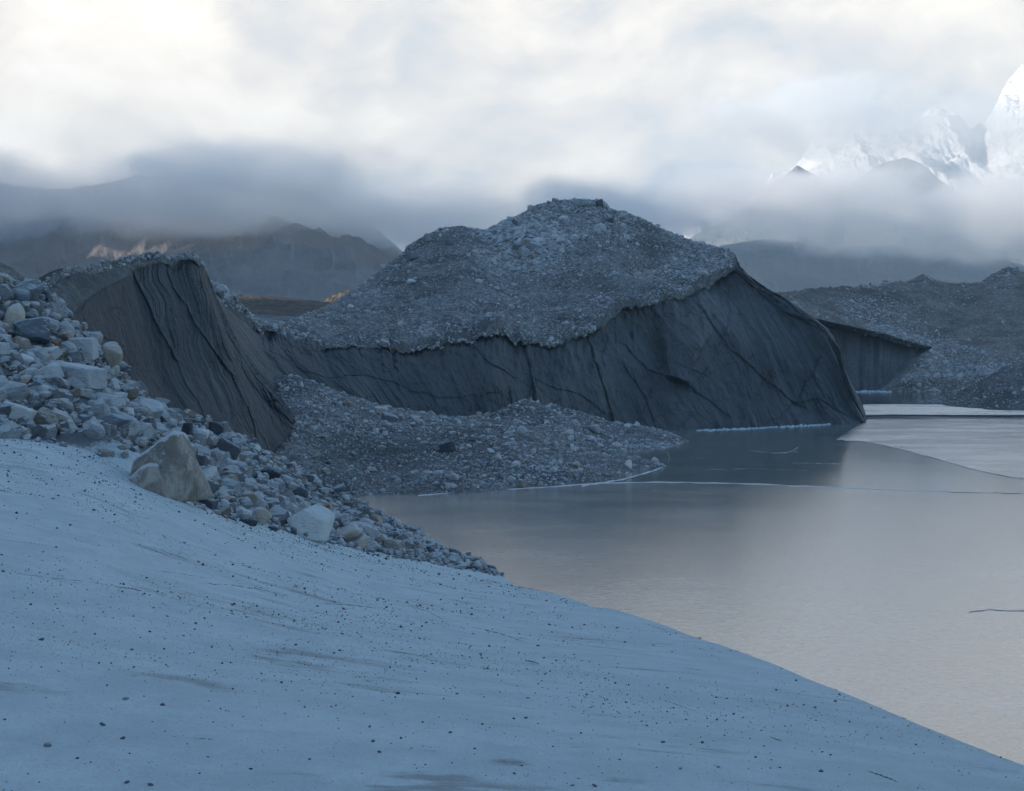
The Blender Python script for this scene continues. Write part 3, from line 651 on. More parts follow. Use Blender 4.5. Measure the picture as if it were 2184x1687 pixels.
F_RIM = [(40, 50, 690, 82), (87, 100, 680, 86), (130, 156, 667, 90.5), (161, 191, 634, 94.5), (200, 225, 612, 98), (240, 262, 594, 102), (273, 282, 584, 106), (284, 290, 573, 107), (336, 342, 560, 110.5), (353, 355, 564, 111.5), (362, 366, 572, 112), (384, 384, 558, 113), (407, 406, 553, 114), (420, 418, 557, 114.8), (430, 428, 569, 115.6), (448, 443, 605, 117), (489, 481, 706, 118), (549, 541, 800, 119), (597, 593, 855, 118.6), (622, 626, 897, 118.6)]
F_BASE = [(40, 150, 800, 82), (130, 260, 880, 88), (240, 400, 990, 95), (284, 450, 1010, 98), (353, 520, 1000, 103), (407, 562, 985, 108), (430, 578, 968, 110.5), (448, 590, 955, 112), (489, 603, 940, 114), (549, 614, 925, 116), (597, 622, 918, 117.5), (622, 628, 915, 118)]
F_MID = between(F_BASE, F_RIM, .5)
F_MID = [(t_, px - np.interp(t_, [40, 130, 240, 407, 430, 622], [0, 10, 22, 14, 6, 0]), py + np.interp(t_, [40, 240, 430, 622], [0, 10, 8, 0]), Y_ + np.interp(t_, [40, 240, 407, 430, 622], [0, 1.0, 1.5, .8, 0])) for t_, px, py, Y_ in F_MID]
F_BACK = [(t_, px - 5, py + 30, Y_ + 9) for t_, px, py, Y_ in F_SKY]
F_BACK2 = [(t_, px - 10, HY + H * FOC / (Y_ + 26) + 10, Y_ + 26) for t_, px, py, Y_ in F_SKY]
tf = np.unique(np.concatenate([np.linspace(40, 622, 620), np.linspace(400, 470, 160)]))
segf = [110, 110, 14, 12, 10, 6]
FG, FV = loft([F_BASE, F_MID, F_RIM, F_LIP, F_SKY, F_BACK, F_BACK2], tf, segf, [.4, .4, .3, 0, 0, 0])
fpx, fpy = proj(FG); FT = np.broadcast_to(tf[None], fpx.shape); FVB = np.broadcast_to(FV[:, None], fpx.shape)
vf = np.clip(FVB / 2, 0, 1); face = sstep(2.04 - FVB, 0, .08); tap = sstep(622 - FT, 0, 40)
ln = FT * 1.0 + 22 * fbm(fpx * .01, fpy * .01, None, 4)
D1 = -.3 * fbm(FG[..., 0] * .5, FG[..., 1] * .1, FG[..., 2] * .5, 5) - .5 * ridged(ln * .016, vf * .5, None, 3) - .16 * ridged(ln * .09, vf * 1.1, None, 5, .6) - .20 * fbm(ln * .22, vf * 2.0, None, 4) - .7 * fbm(FG[..., 0] * .12, FG[..., 1] * .05, FG[..., 2] * .12, 4)
FG[..., 1] += face * tap * D1 * (1 - .3 * sstep(FT, 430, 470))
FG[..., 1] += face * tap * .6 * np.exp(-((2 - FVB) / .05) ** 2) * (FVB < 2)
for line, w_, dep in [([(285, 575), (320, 645), (345, 700), (385, 770)], 3.0, -.8), ([(355, 562), (372, 610), (420, 690), (500, 800)], 3, -.5), ([(600, 905), (560, 800), (520, 740)], 4, .5), ([(150, 690), (235, 730), (290, 780)], 5, .7), ([(600, 852), (570, 858), (580, 900)], 3, .7), ([(200, 712), (275, 745)], 3, .5), ([(440, 720), (490, 800), (530, 880), (545, 930)], 4, .7), ([(500, 765), (560, 850), (598, 900)], 3.5, .6)]:
    d, s = seg_dist(fpx + 3 * fbm(fpx * .05, fpy * .05, None, 3), fpy, line); FG[..., 1] += face * tap * .6 * dep * np.exp(-(d / (w_ * .7)) ** 2)
tp = sstep(FVB, 2.1, 2.6) * sstep(5.2 - FVB, 0, .8) * (FT < 430)
FG[..., 2] += tp * (.35 * fbm(FG[..., 0] * .4, FG[..., 1] * .3, None, 4) + .15 * fbm(FG[..., 0] * 1.6, FG[..., 1] * 1.6, None, 3))
FG[..., 1] -= sstep(FVB, 2, 2.3) * sstep(3.2 - FVB, 0, .4) * (.5 + .4 * fbm(FG[..., 0] * .5, FG[..., 2] * .5, None, 4)) * (FT < 432)
fin = empty('ice_fin', (-20, 110, 0), label='leaning fin of dark streaked ice behind the rubble slope', kind='structure')
offf = np.array([-20, 110, 0]); k0, k1 = segf[0] + segf[1], segf[0] + segf[1] + segf[2]
FUV = np.stack([ln / 100, vf], -1)
grid_obj('ice_face', FG[:k0 + 1] - offf, M['ice_fin'], fin, FUV[:k0 + 1])
def split_mesh(name, Gs, UVs, tt, ma, mb, cut, parent):
    fc = grid_faces(*Gs.shape[:2]); c0 = tt[fc[:, 0] % len(tt)]
    return mesh_np(name, Gs.reshape(-1, 3), fc, [ma, mb], parent, UVs.reshape(-1, 2), matidx=(c0 > cut).astype(int))
split_mesh('silt_band', FG[k0:k1 + 1] - offf, FUV[k0:k1 + 1], tf, M['mantle'], M['ice_fin'], 431, fin)
split_mesh('debris_cover', FG[k1:] - offf, FUV[k1:], tf, M['debris'], M['ice_fin'], 431, fin)
w = ((FVB > 3.0) & (FVB < 4.6) & (FT < 430)) * (1 + 2 * (FT > 260))
pts, i, j = pick(FG, w, 2600, r)
scatter_mesh('debris_stones', pts, powsize(2600, .12, .8, 2.2, r), M['debris_rock'], 1, seed=5, label='small grey stones strewn along the crest of the ice fin')

# ---- tongue stones
n = 30000; x = r.uniform(-25, 29, n * 3); y = r.uniform(104, 186, n * 3); z = tong(x, y)
ppx, ppy = proj(np.stack([x, y, z], -1)); keep = (z > -.05) & (ppx > 540)
dn = np.clip(.75 + 1.4 * fbm(x * .12, y * .12, None, 4), .1, 2.0) * np.clip((150 / y) ** 1.5, .3, 2)
keep &= r.uniform(0, 1.6, n * 3) < dn
x, y, z = x[keep][:n], y[keep][:n], z[keep][:n]; sz = powsize(len(x), .11, 1.3, 2.5, r)
print('tongue stones', len(x))
scatter_mesh('tongue_stones', np.stack([x, y, z + sz * .08], -1), sz, M['debris_rock'], 1, seed=6, label='countless small grey stones covering the debris tongue')

# ================================================================== LAKE
def L(px, py, z=0.0):
    Yv = (H - z) * FOC / (py - HY); return ((px - CX) / FOC * Yv, Yv, z)
def poly(name, pts, m_, parent=None):
    bm = bmesh.new(); bm.faces.new([bm.verts.new(p) for p in pts]); bmesh.ops.recalc_face_normals(bm, faces=bm.faces)
    if list(bm.faces)[0].normal.z < 0: bmesh.ops.reverse_faces(bm, faces=bm.faces)
    me = bpy.data.meshes.new(name); bm.to_mesh(me); bm.free(); me.materials.append(m_)
    o = bpy.data.objects.new(name, me); COL.objects.link(o); o.parent = parent; return o
def wander(pts, n, amp, seed=0, kx=.03):
    a = np.array(pts, float); s = np.r_[0, np.cumsum(np.hypot(*np.diff(a, axis=0).T))]; q = np.linspace(0, s[-1], n)
    px, py = np.interp(q, s, a[:, 0]), np.interp(q, s, a[:, 1])
    py = py + amp * fbm(q * kx + seed * 9.1, q * 0, None, 4); return list(zip(px, py))
tag(poly('lake', [(-1500, -300, 0), (1500, -300, 0), (1500, 520, 0), (-1500, 520, 0)], M['water']), 'calm open lake water', kind='structure')
E1 = wander([(700, 1062), (900, 1056), (1010, 1047), (1150, 1040), (1260, 1031), (1400, 1028), (1480, 1029), (1570, 1031), (1700, 1036), (1830, 1042), (2000, 1049), (2183, 1052), (2600, 1060)], 160, 1.2, 1)
s1 = poly('ice_sheet', [L(px, py, .05) for px, py in E1] + [(90, 60, .05), (90, -60, .05), (-30, -60, .05), (-30, 60, .05)], M['lake_ice_near'])
tag(s1, 'smooth thin sheet of ice covering the near lake', kind='structure')
E2 = wander([(1838, 889), (1900, 886.5), (2000, 887.5), (2100, 888.5), (2183, 888), (2600, 888)], 60, .5, 2)
E1b = [(px, py + 1.5) for px, py in E1]
s2 = poly('ice_sheet', [L(1050, 935, .03)] + [L(1300, 905, .03), L(1700, 893, .03)] + [L(px, py, .03) for px, py in E2] + [L(px, py, .03) for px, py in E1b[::-1]], M['lake_ice_mid'])
tag(s2, 'thin ice sheet below the foot of the big ice cliff', kind='structure')
E3 = wander([(1782, 938), (1850, 942), (1900, 952), (1990, 976), (2070, 1000), (2130, 1013), (2183, 1020), (2500, 1060)], 80, 2.0, 3)
E3L = wander([(1851, 893), (1838, 903), (1822, 912), (1806, 922), (1786, 936)], 24, 1.0, 12)
s3 = poly('ice_sheet', [L(px, py, .04) for px, py in E3L] + [L(px, py, .04) for px, py in E3] + [L(2600, 893, .04), L(2183, 893, .04)], M['lake_ice_frosted'])
E4 = wander([(1840, 863), (1900, 862), (2000, 863), (2100, 861), (2183, 862), (2500, 861)], 50, .6, 13)
s4 = poly('ice_sheet', [L(px, py, .03) for px, py in E4] + [L(2500, 884.5, .03), L(1840, 884.5, .03)], M['lake_snow'])
tag(s4, 'bright frosted strip of ice in the far channel', kind='structure')
tag(s3, 'paler plate of thin lake ice at the right', kind='structure')
def ribbon(name, pts, wpx, z, m_, parent=None, seed=0, hgt=.02, label=None):
    """a low frost ridge on the ice, thicker and thinner along its length"""
    V = []
    for k, (px, py) in enumerate(pts):
        w_ = wpx * (.25 + .75 * abs(math.sin(k * .37 + seed)) ** .7 * (.5 + .5 * random.random()))
        V += [L(px, py + w_ / 2, z), L(px, py, z + hgt), L(px, py - w_ / 2, z)]
    V = np.array(V).reshape(-1, 3, 3).transpose(1, 0, 2)
    o = grid_obj(name, V, m_, parent, smooth=False); return tag(o, label)
ribbon('frost_line', E1[16:112], 3.2, .052, M['frost'], s1, 1)
ribbon('frost_line', E1[104:150], 1.3, .052, M['frost'], s1, 3)
ribbon('frost_line', E3[2:60], 1.8, .043, M['frost'], s3, 2)
ribbon('frost_line', wander([(1240, 1036), (1330, 1022), (1390, 1005), (1420, 993)], 60, .6, 5), 4.5, .056, M['frost'], s1, 4)
ribbon('frost_line', wander([(1422, 964), (1428, 975), (1424, 988)], 14, 1.5, 6), 2.0, .034, M['frost'], s2, 5)
ribbon('frost_line', wander([(1600, 961), (1650, 966), (1700, 963)], 24, 1, 7), 1.0, .034, M['frost'], s2, 6)
ribbon('frost_line', wander([(1670, 967), (1690, 961), (1702, 953)], 14, 1, 8), 1.3, .034, M['frost'], s2, 7)
ribbon('frost_line', wander([(1690, 987), (1790, 989)], 30, .6, 9), 1.1, .034, M['frost'], s2, 8)
ribbon('frost_line', wander([(1500, 1002), (1600, 1000), (1720, 1003)], 40, 1, 10), 1.0, .034, M['frost'], s2, 9)
ribbon('crack', wander([(2065, 1306), (2110, 1300), (2150, 1303), (2260, 1300)], 40, 2, 11), 3.0, .054, M['rubble'], s1, 3, .01)
# raised edge of the sheet against the open strip: a low wall in a dark tone
V = []
for px, py in E2: a = L(px, py, 0.0); V.append([(a[0], a[1] - .1, .03), (a[0], a[1] - .1, .17), (a[0], a[1] + .8, .17), (a[0], a[1] + .8, 0)])
tag(grid_obj('ice_edge', np.array(V).transpose(1, 0, 2), M['pebble'], s2), 'dark raised edge of the ice sheet')
r = np.random.default_rng(21)
def strip_points(line, n, wob):
    a = wander(line, n, wob, 4, .08); r.shuffle(a); return [np.array(L(px + r.uniform(-2, 2), py + r.normal() * .7, 0.05)) for px, py in a]
bp = strip_points([(1485, 918), (1560, 916), (1640, 911), (1700, 909), (1770, 905)], 520, 1.0)
scatter_mesh('brash_ice', bp, powsize(len(bp), .10, .5, 1.6, r), M['brash'], 1, seed=8, label='line of small white brash ice at the foot of the ice cliff')
bp = strip_points([(1824, 836), (1860, 835), (1900, 836)], 160, .3)
scatter_mesh('brash_ice', bp, powsize(len(bp), .2, .9, 1.5, r), M['brash'], 1, seed=9, label='white line of brash ice on the far shore')

# ================================================================== HILLS BEYOND
def hill(name, line, Yb, Ys, m_, zb=-1.0, n=300, rowsn=90, amp=1.0, fr=.05, depth=60, label=None, rid=False, bulge=0.0, uvk=100., jag=0.0):
    """line: skyline (px, py); Yb, Ys: distance of foot and of skyline"""
    a = np.array(line, float); t_ = np.linspace(a[0, 0], a[-1, 0], n); py = np.interp(t_, a[:, 0], a[:, 1])
    yb = np.interp(t_, a[:, 0], Yb) if np.ndim(Yb) else np.full(n, float(Yb)); ys_ = np.interp(t_, a[:, 0], Ys) if np.ndim(Ys) else np.full(n, float(Ys))
    S = Wp(t_, py, ys_); Bp = np.stack([(t_ - CX) / FOC * yb, yb, np.full(n, zb)], -1)
    v = np.linspace(0, 1, rowsn)[:, None, None]; Gf = Bp[None] * (1 - v) + S[None] * v; Gf[..., 2] += bulge * 4 * (v * (1 - v))[..., 0]
    vb = np.linspace(0, 1, 16)[1:, None, None]; Bk = S + np.array([0, depth, 0]); Bk[:, 2] = zb; Gb = S[None] * (1 - vb) + Bk[None] * vb
    Gh = np.concatenate([Gf, Gb]); vv = np.concatenate([v[:, 0, 0], np.ones(15)])[:, None]
    f = ridged if rid else fbm
    dz = amp * f(Gh[..., 0] * fr, Gh[..., 1] * fr * .6, Gh[..., 2] * fr * .5, 7, .55)
    Gh[..., 2] += dz * sstep(np.broadcast_to(vv, dz.shape), 0, .15) * (1 - .6 * sstep(np.broadcast_to(vv, dz.shape), .9, 1) * (jag == 0))
    uv = np.stack([np.broadcast_to(t_[None] / uvk, dz.shape) + .35 * vv, np.broadcast_to(vv, dz.shape)], -1)
    o = grid_obj(name, Gh, m_, None, uv); return tag(o, label, kind='structure'), Gh

# far moraine across the water with its undercut ice wall
FSKY = [(1620, 652), (1660, 640), (1697, 634), (1716, 623), (1798, 623), (1850, 625), (1876, 623), (1884, 608), (1908, 609), (1970, 602), (2004, 608), (2062, 612), (2095, 609), (2119, 590), (2151, 578), (2183, 588), (2300, 600), (2420, 640)]
FRIM = [(1620, 1640, 668), (1697, 1700, 668), (1716, 1740, 680), (1798, 1778, 689), (1850, 1826, 700), (1884, 1884, 713), (1930, 1932, 727), (1970, 1965, 736), (2004, 1996, 741), (2062, 2040, 722), (2119, 2110, 705), (2183, 2190, 700), (2300, 2300, 700), (2420, 2420, 720)]
tt_ = np.linspace(1620, 2420, 620)
rr = [[(a, a if a > 1800 else a + (1800 - a) * .1, 835.5 if a < 2050 else 834, lakeY(835.5)) for a, _ in FSKY],
      [(a, b2, c, np.interp(a, [1620, 1750, 1850, 1990, 2100, 2420], [334, 339, 343, 352, 366, 366])) for a, b2, c in FRIM]]
sk4 = [(a, a, c, np.interp(a, [1620, 1900, 2420], [395, 430, 440])) for a, c in FSKY]
rr.append(between(rr[1], sk4, .45, 1.5)); rr.append(sk4); rr.append([(a, b2, c + 90, y + 60) for a, b2, c, y in sk4])
FG2, FV2 = loft(rr, tt_, [110, 50, 60, 20], [0, 0, 0, 0])
qx, qy = proj(FG2); FT2 = np.broadcast_to(tt_[None], qx.shape); FVB2 = np.broadcast_to(FV2[:, None], qx.shape)
wq = 6 * fbm(qx * .03, qy * .03, None, 4)
edge = 1996 + (qy - 740) * (-112 / 96.) + wq              # talus edge falling to the left
ice_m = sstep(edge - qx, -6, 10) * (FVB2 < 1.0) * sstep(qy, 650, 700)
FG2[..., 1] += ice_m * (7 + 2.5 * ridged(qx * .03, qy * .004, None, 4)) * sstep(1.0 - FVB2, 0, .06)
FG2[..., 1] -= (1 - ice_m) * (FVB2 < 1.0) * 5 * sstep(FVB2, 0, .3) * (qx > edge) * sstep(1.05 - FVB2, 0, .3)
FG2[..., 2] += sstep(FVB2, .9, 1.3) * sstep(4 - FVB2, 0, .8) * (3.0 * ridged(FG2[..., 0] * .035, FG2[..., 1] * .03, None, 5) + .7 * fbm(FG2[..., 0] * .3, FG2[..., 1] * .2, None, 4))
FG2[..., 2] += (1 - ice_m) * (FVB2 < 1.0) * sstep(FVB2, 0, .2) * (.8 * fbm(FG2[..., 0] * .12, FG2[..., 1] * .1, FG2[..., 2] * .1, 5) )
FG2[..., 2] -= 2.2 * np.exp(-((qx - 2030) / 60) ** 2 - ((qy - 650) / 14) ** 2)
fc = grid_faces(*qx.shape); ci = (ice_m.reshape(-1)[fc[:, 0]] > .5).astype(int)
far_m = mesh_np('far_moraine', FG2.reshape(-1, 3), fc, [M['far_debris'], M['ice_far']], None, np.stack([FT2 / 100, FVB2], -1).reshape(-1, 2), matidx=ci)
fs = np.array([[Wp(1827 + 1.5 * math.sin(k * .8) + (a - .5) * (2 + 3.5 * math.sin(math.pi * k / 24)), 742 + k * 1.5, 345.5 - .25 * (a == .5) - .05 * k * .3) for a in (0, .5, 1)] for k in range(25)])
tag(grid_obj('frozen_trickle', fs.transpose(1, 0, 2), M['brash'], far_m, smooth=False), 'pale frozen trickle on the dark ice wall')
tag(far_m, 'stony moraine hill with a hollow dark ice wall across the water', kind='structure')
w = ((FVB2 > .95) | (ice_m < .3)) * (FVB2 < 3.1) * (.06 + 1.4 * sstep(fbm(FG2[..., 0] * .04, FG2[..., 1] * .04, FG2[..., 2] * .05, 4), -.1, .3)) * (1 + 2 * (qy > 780))
r = np.random.default_rng(31)
pts, i, j = pick(FG2, w, 14000, r)
scatter_mesh('moraine_stones', pts, powsize(14000, .28, 2.0, 2.8, r), M['debris_rock'], 1, seed=12, label='countless stones scattered over the far moraine hill')

o, GS = hill('gravel_spit', [(2030, 869), (2045, 865), (2065, 859), (2086, 854), (2095, 845), (2102, 815), (2112, 802), (2132, 787), (2152, 777), (2172, 780), (2190, 772), (2300, 745), (2380, 760)],
             [250, 247, 244, 243, 242, 241, 240, 239, 238, 238, 238, 236, 236], [251, 252, 253, 256, 258, 262, 263, 265, 266, 266, 268, 270, 270], M['spit'], -.2, 300, 90, .5, .2, 30, 'low rocky spit rising to a stony mound at the right edge of the lake')
pts, i, j = pick(GS, np.ones(GS.shape[:2]), 3500, r)
scatter_mesh('spit_stones', pts, powsize(3500, .2, 1.1, 2.6, r), M['rubble'], 1, seed=13, label='small stones covering the rocky spit on the right')

hill('hill', [(-300, 520), (-100, 535), (0, 560), (30, 575), (60, 600), (80, 616), (110, 650)], 200, 260, M['far_debris'], 0, 200, 60, 1.2, .1, 60, 'small grey stony mound at the left edge')
hill('hill', [(20, 640), (75, 600), (100, 584), (125, 573), (160, 571), (200, 580), (300, 620)], 300, 360, M['far_brown'], 0, 160, 50, 1.2, .07, 60, 'low brown mound behind the ice fin')
hill('hill', [(330, 700), (460, 676), (560, 671), (650, 675), (760, 690), (800, 700)], 420, 560, M['debris'], 0, 200, 50, 1.0, .07, 100, 'pale flat gravel ground behind the ice crest')
hill('hill', [(200, 590), (380, 603), (455, 617), (520, 627), (600, 634), (700, 645), (830, 668), (900, 690)], 480, 660, M['far_brown'], 0, 300, 80, 4, .02, 200, 'brown moraine slope in the gap between the ice fin and the bluff')
hill('sunlit_knoll', [(672, 645), (700, 634), (712, 627), (735, 620), (748, 620), (775, 630), (830, 655)], 670, 715, M['far_brown'], 10, 160, 60, 4, .04, 60, 'small knoll catching the last orange sunlight')
hill('mountain', [(-1200, 100), (-600, 300), (-300, 440), (0, 440), (150, 420), (300, 400), (450, 388), (600, 392), (690, 418), (760, 458), (815, 500), (865, 540), (930, 600), (1000, 640), (1050, 700)], 1000, 1700, M['mtn'], 0, 500, 200, 60, .0042, 500, 'dark scree mountainside rising into the clouds at the left', rid=True, uvk=260.)
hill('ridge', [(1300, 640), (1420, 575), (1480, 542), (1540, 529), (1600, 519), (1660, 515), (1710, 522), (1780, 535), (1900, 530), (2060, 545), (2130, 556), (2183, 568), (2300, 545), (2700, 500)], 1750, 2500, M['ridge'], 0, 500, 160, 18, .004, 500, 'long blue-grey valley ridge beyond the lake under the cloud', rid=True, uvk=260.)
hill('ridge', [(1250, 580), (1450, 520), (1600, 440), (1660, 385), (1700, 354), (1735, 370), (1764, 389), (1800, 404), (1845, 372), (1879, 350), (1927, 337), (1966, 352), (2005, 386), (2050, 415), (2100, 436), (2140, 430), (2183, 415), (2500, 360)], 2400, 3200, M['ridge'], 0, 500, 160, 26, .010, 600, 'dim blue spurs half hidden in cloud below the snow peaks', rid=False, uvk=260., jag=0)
hill('snow_mountain', [(1300, 560), (1450, 520), (1600, 470), (1680, 405), (1712, 345), (1740, 285), (1800, 262), (1850, 268), (1900, 285), (1950, 275), (2000, 262), (2040, 275), (2070, 315), (2095, 320), (2118, 275), (2138, 232), (2160, 205), (2183, 176), (2260, 120), (2400, 60), (2800, 200)], 3300, 4400, M['snow'], 150, 700, 320, 130, .0030, 900, 'sunlit snow mountain with fluted faces half lost in cloud', rid=True, uvk=100., jag=1)

# unseen ridge added at left to shade the lake, notched for one beam
yo = np.linspace(-4200, 3000, 300); xo = np.linspace(-2800, -800, 60); XO, YO = np.meshgrid(xo, yo)
hp = 640 + 30 * fbm(YO * .002, YO * 0, None, 4)
hp = hp - 345 * sstep(YO, 700, 790) * sstep(1080 - YO, 0, 100)  # crest lowered so sun reaches the left clouds
hp = hp + 70 * sstep(YO, 300, 620) * sstep(2750 - YO, 0, 300)  # crest raised to hold sun off the right cloud bank
gap_z = 40 + (-87 - XO) / .936 * math.tan(SUN_EL) - 45      # keep under the beam that lights the knoll
gap_k = np.exp(-((YO - (733 + .376 * XO)) / 70) ** 4)
prof = np.interp(XO, [-2800, -1620, -1580, -800], [.2, 1, 1, 0])
ZO = hp * prof * sstep(YO, -4200, -3700) * sstep(3000 - YO, 0, 450) + 25 * ridged(XO * .004, YO * .004, None, 4) * prof - 3
ZO = ZO * (1 - gap_k) + np.minimum(ZO, gap_z) * gap_k
tag(grid_obj('mountain', np.stack([XO, YO, ZO], -1), M['mtn'], None, np.stack([YO / 300, XO / 300], -1)), 'unseen ridge added left of the lake to block the sun', kind='structure')
xf = np.concatenate([np.linspace(-3000, -800, 30), np.linspace(-780, 780, 60), np.linspace(800, 3400, 30)]); yf = np.concatenate([np.linspace(-4400, -220, 20), np.linspace(-200, 600, 50), np.linspace(640, 5600, 60)])
XF, YF = np.meshgrid(xf, yf)
land = np.maximum(sstep(YF, 440, 560), np.maximum(sstep(np.abs(XF - 60), 260, 420), sstep(-YF, 100, 180)))
tag(grid_obj('valley_floor', np.stack([XF, YF, -5 + land * (8 + 3 * fbm(XF * .01, YF * .01, None, 4))], -1), M['far_brown']), 'stony valley floor', kind='structure')

# ================================================================== CLOUDS: soft bodies of vapour hanging on the mountains
m = bpy.data.materials.new('cloud_vapour'); m.use_nodes = True; t = NT(m.node_tree); t.n.clear()
tc = t.node('ShaderNodeTexCoord'); g = geo(t); pos = g.outputs['Position']
rr_ = t.vmath('LENGTH', tc.outputs['Object'])
info = t.node('ShaderNodeAttribute', attribute_type='OBJECT', attribute_name='thickness').outputs['Fac']
nz_ = t.noise(t.vmath('MULTIPLY', pos, (.0062, .0042, .0090)), 1.0, 5, .6)
den = t.math('ADD', t.math('SUBTRACT', 1.0, rr_), t.math('MULTIPLY', t.math('SUBTRACT', nz_, .5), 3.0))
den = t.math('MULTIPLY', t.remap(den, .05, .75), t.remap(rr_, 1.0, .72))
pv = t.node('ShaderNodeVolumePrincipled'); pv.inputs['Color'].default_value = (1, 1, 1, 1); pv.inputs['Anisotropy'].default_value = .15
t.put(pv.inputs['Density'], t.math('MULTIPLY', den, info)); o_ = t.node('ShaderNodeOutputMaterial'); t.l.new(pv.outputs[0], o_.inputs['Volume'])
M['cloud'] = m
# air: even haze round the camera and the whole scene
hv = np.array([(x, y, z) for x in (-3100, 3500) for y in (-4500, 5700) for z in (-9, 830)], float)
hf = np.array([(0, 1, 3, 2), (4, 6, 7, 5), (0, 4, 5, 1), (2, 3, 7, 6), (0, 2, 6, 4), (1, 5, 7, 3)])
mh = bpy.data.materials.new('haze_air'); mh.use_nodes = True; th = NT(mh.node_tree); th.n.clear()
ph = th.node('ShaderNodeVolumePrincipled'); ph.inputs['Color'].default_value = (.76, .90, 1, 1); ph.inputs['Density'].default_value = 1.5e-4; ph.inputs['Anisotropy'].default_value = .3
oh = th.node('ShaderNodeOutputMaterial'); th.l.new(ph.outputs[0], oh.inputs['Volume'])
tag(mesh_np('haze', hv, hf, mh), 'thin bluish haze filling the valley', kind='stuff')
V0, F0 = ICO[3]
def cloud(px, py, Yc, rx, ry, depth, thick, label):
    o = mesh_np('cloud', V0, F0, M['cloud']); o.location = Vector(Wp(px, py, Yc)); o.scale = (rx * Yc / FOC, depth, ry * Yc / FOC)
    o['thickness'] = thick; return tag(o, label, kind='stuff')
CLOUDS = [
    (60, 425, 1330, 600, 116, 190, .015, 'grey cloud lying on the left mountainside'),
    (560, 405, 1380, 500, 118, 200, .015, 'blue-grey cloud rolling over the mountain left of the bluff'),
    (930, 450, 1450, 320, 112, 200, .014, 'cloud behind the left shoulder of the bluff'),
    (1440, 450, 2200, 520, 100, 300, .008, 'pale blue cloud bank behind the bluff'),
    (2060, 455, 2050, 620, 125, 280, .013, 'pale blue cloud bank below the snow peaks'),
    (1770, 250, 3000, 350, 98, 300, .010, 'bright cloud over the top of the left snow face'),
    (1950, 310, 2750, 420, 150, 250, .0040, 'thin veil in front of the snow mountain'),
]
for c_ in CLOUDS: cloud(*c_)

# ================================================================== BOULDERS of the rubble slope
PROTO = []
for k in range(16):
    st_ = ['angular', 'block', 'angular', 'angular', 'round'][k % 5]
    me = lod_mesh('boulder', 3, 400 + k, st_, None, ROCKS['pale grey']); PROTO.append((me, st_))
PROTO4 = {}
def boulder(name, mesh, colour, loc, size, rot, label, group=None, cat='boulder'):
    o = bpy.data.objects.new(name, mesh); COL.objects.link(o); o.location = loc
    o.scale = tuple(s * .5 for s in size); o.rotation_euler = rot
    o.material_slots[0].link = 'OBJECT'; o.material_slots[0].material = ROCKS.get(colour) or M[colour]
    return tag(o, label, cat, group)
SHAPEW = {'angular': 'angular', 'block': 'blocky', 'round': 'rounded'}
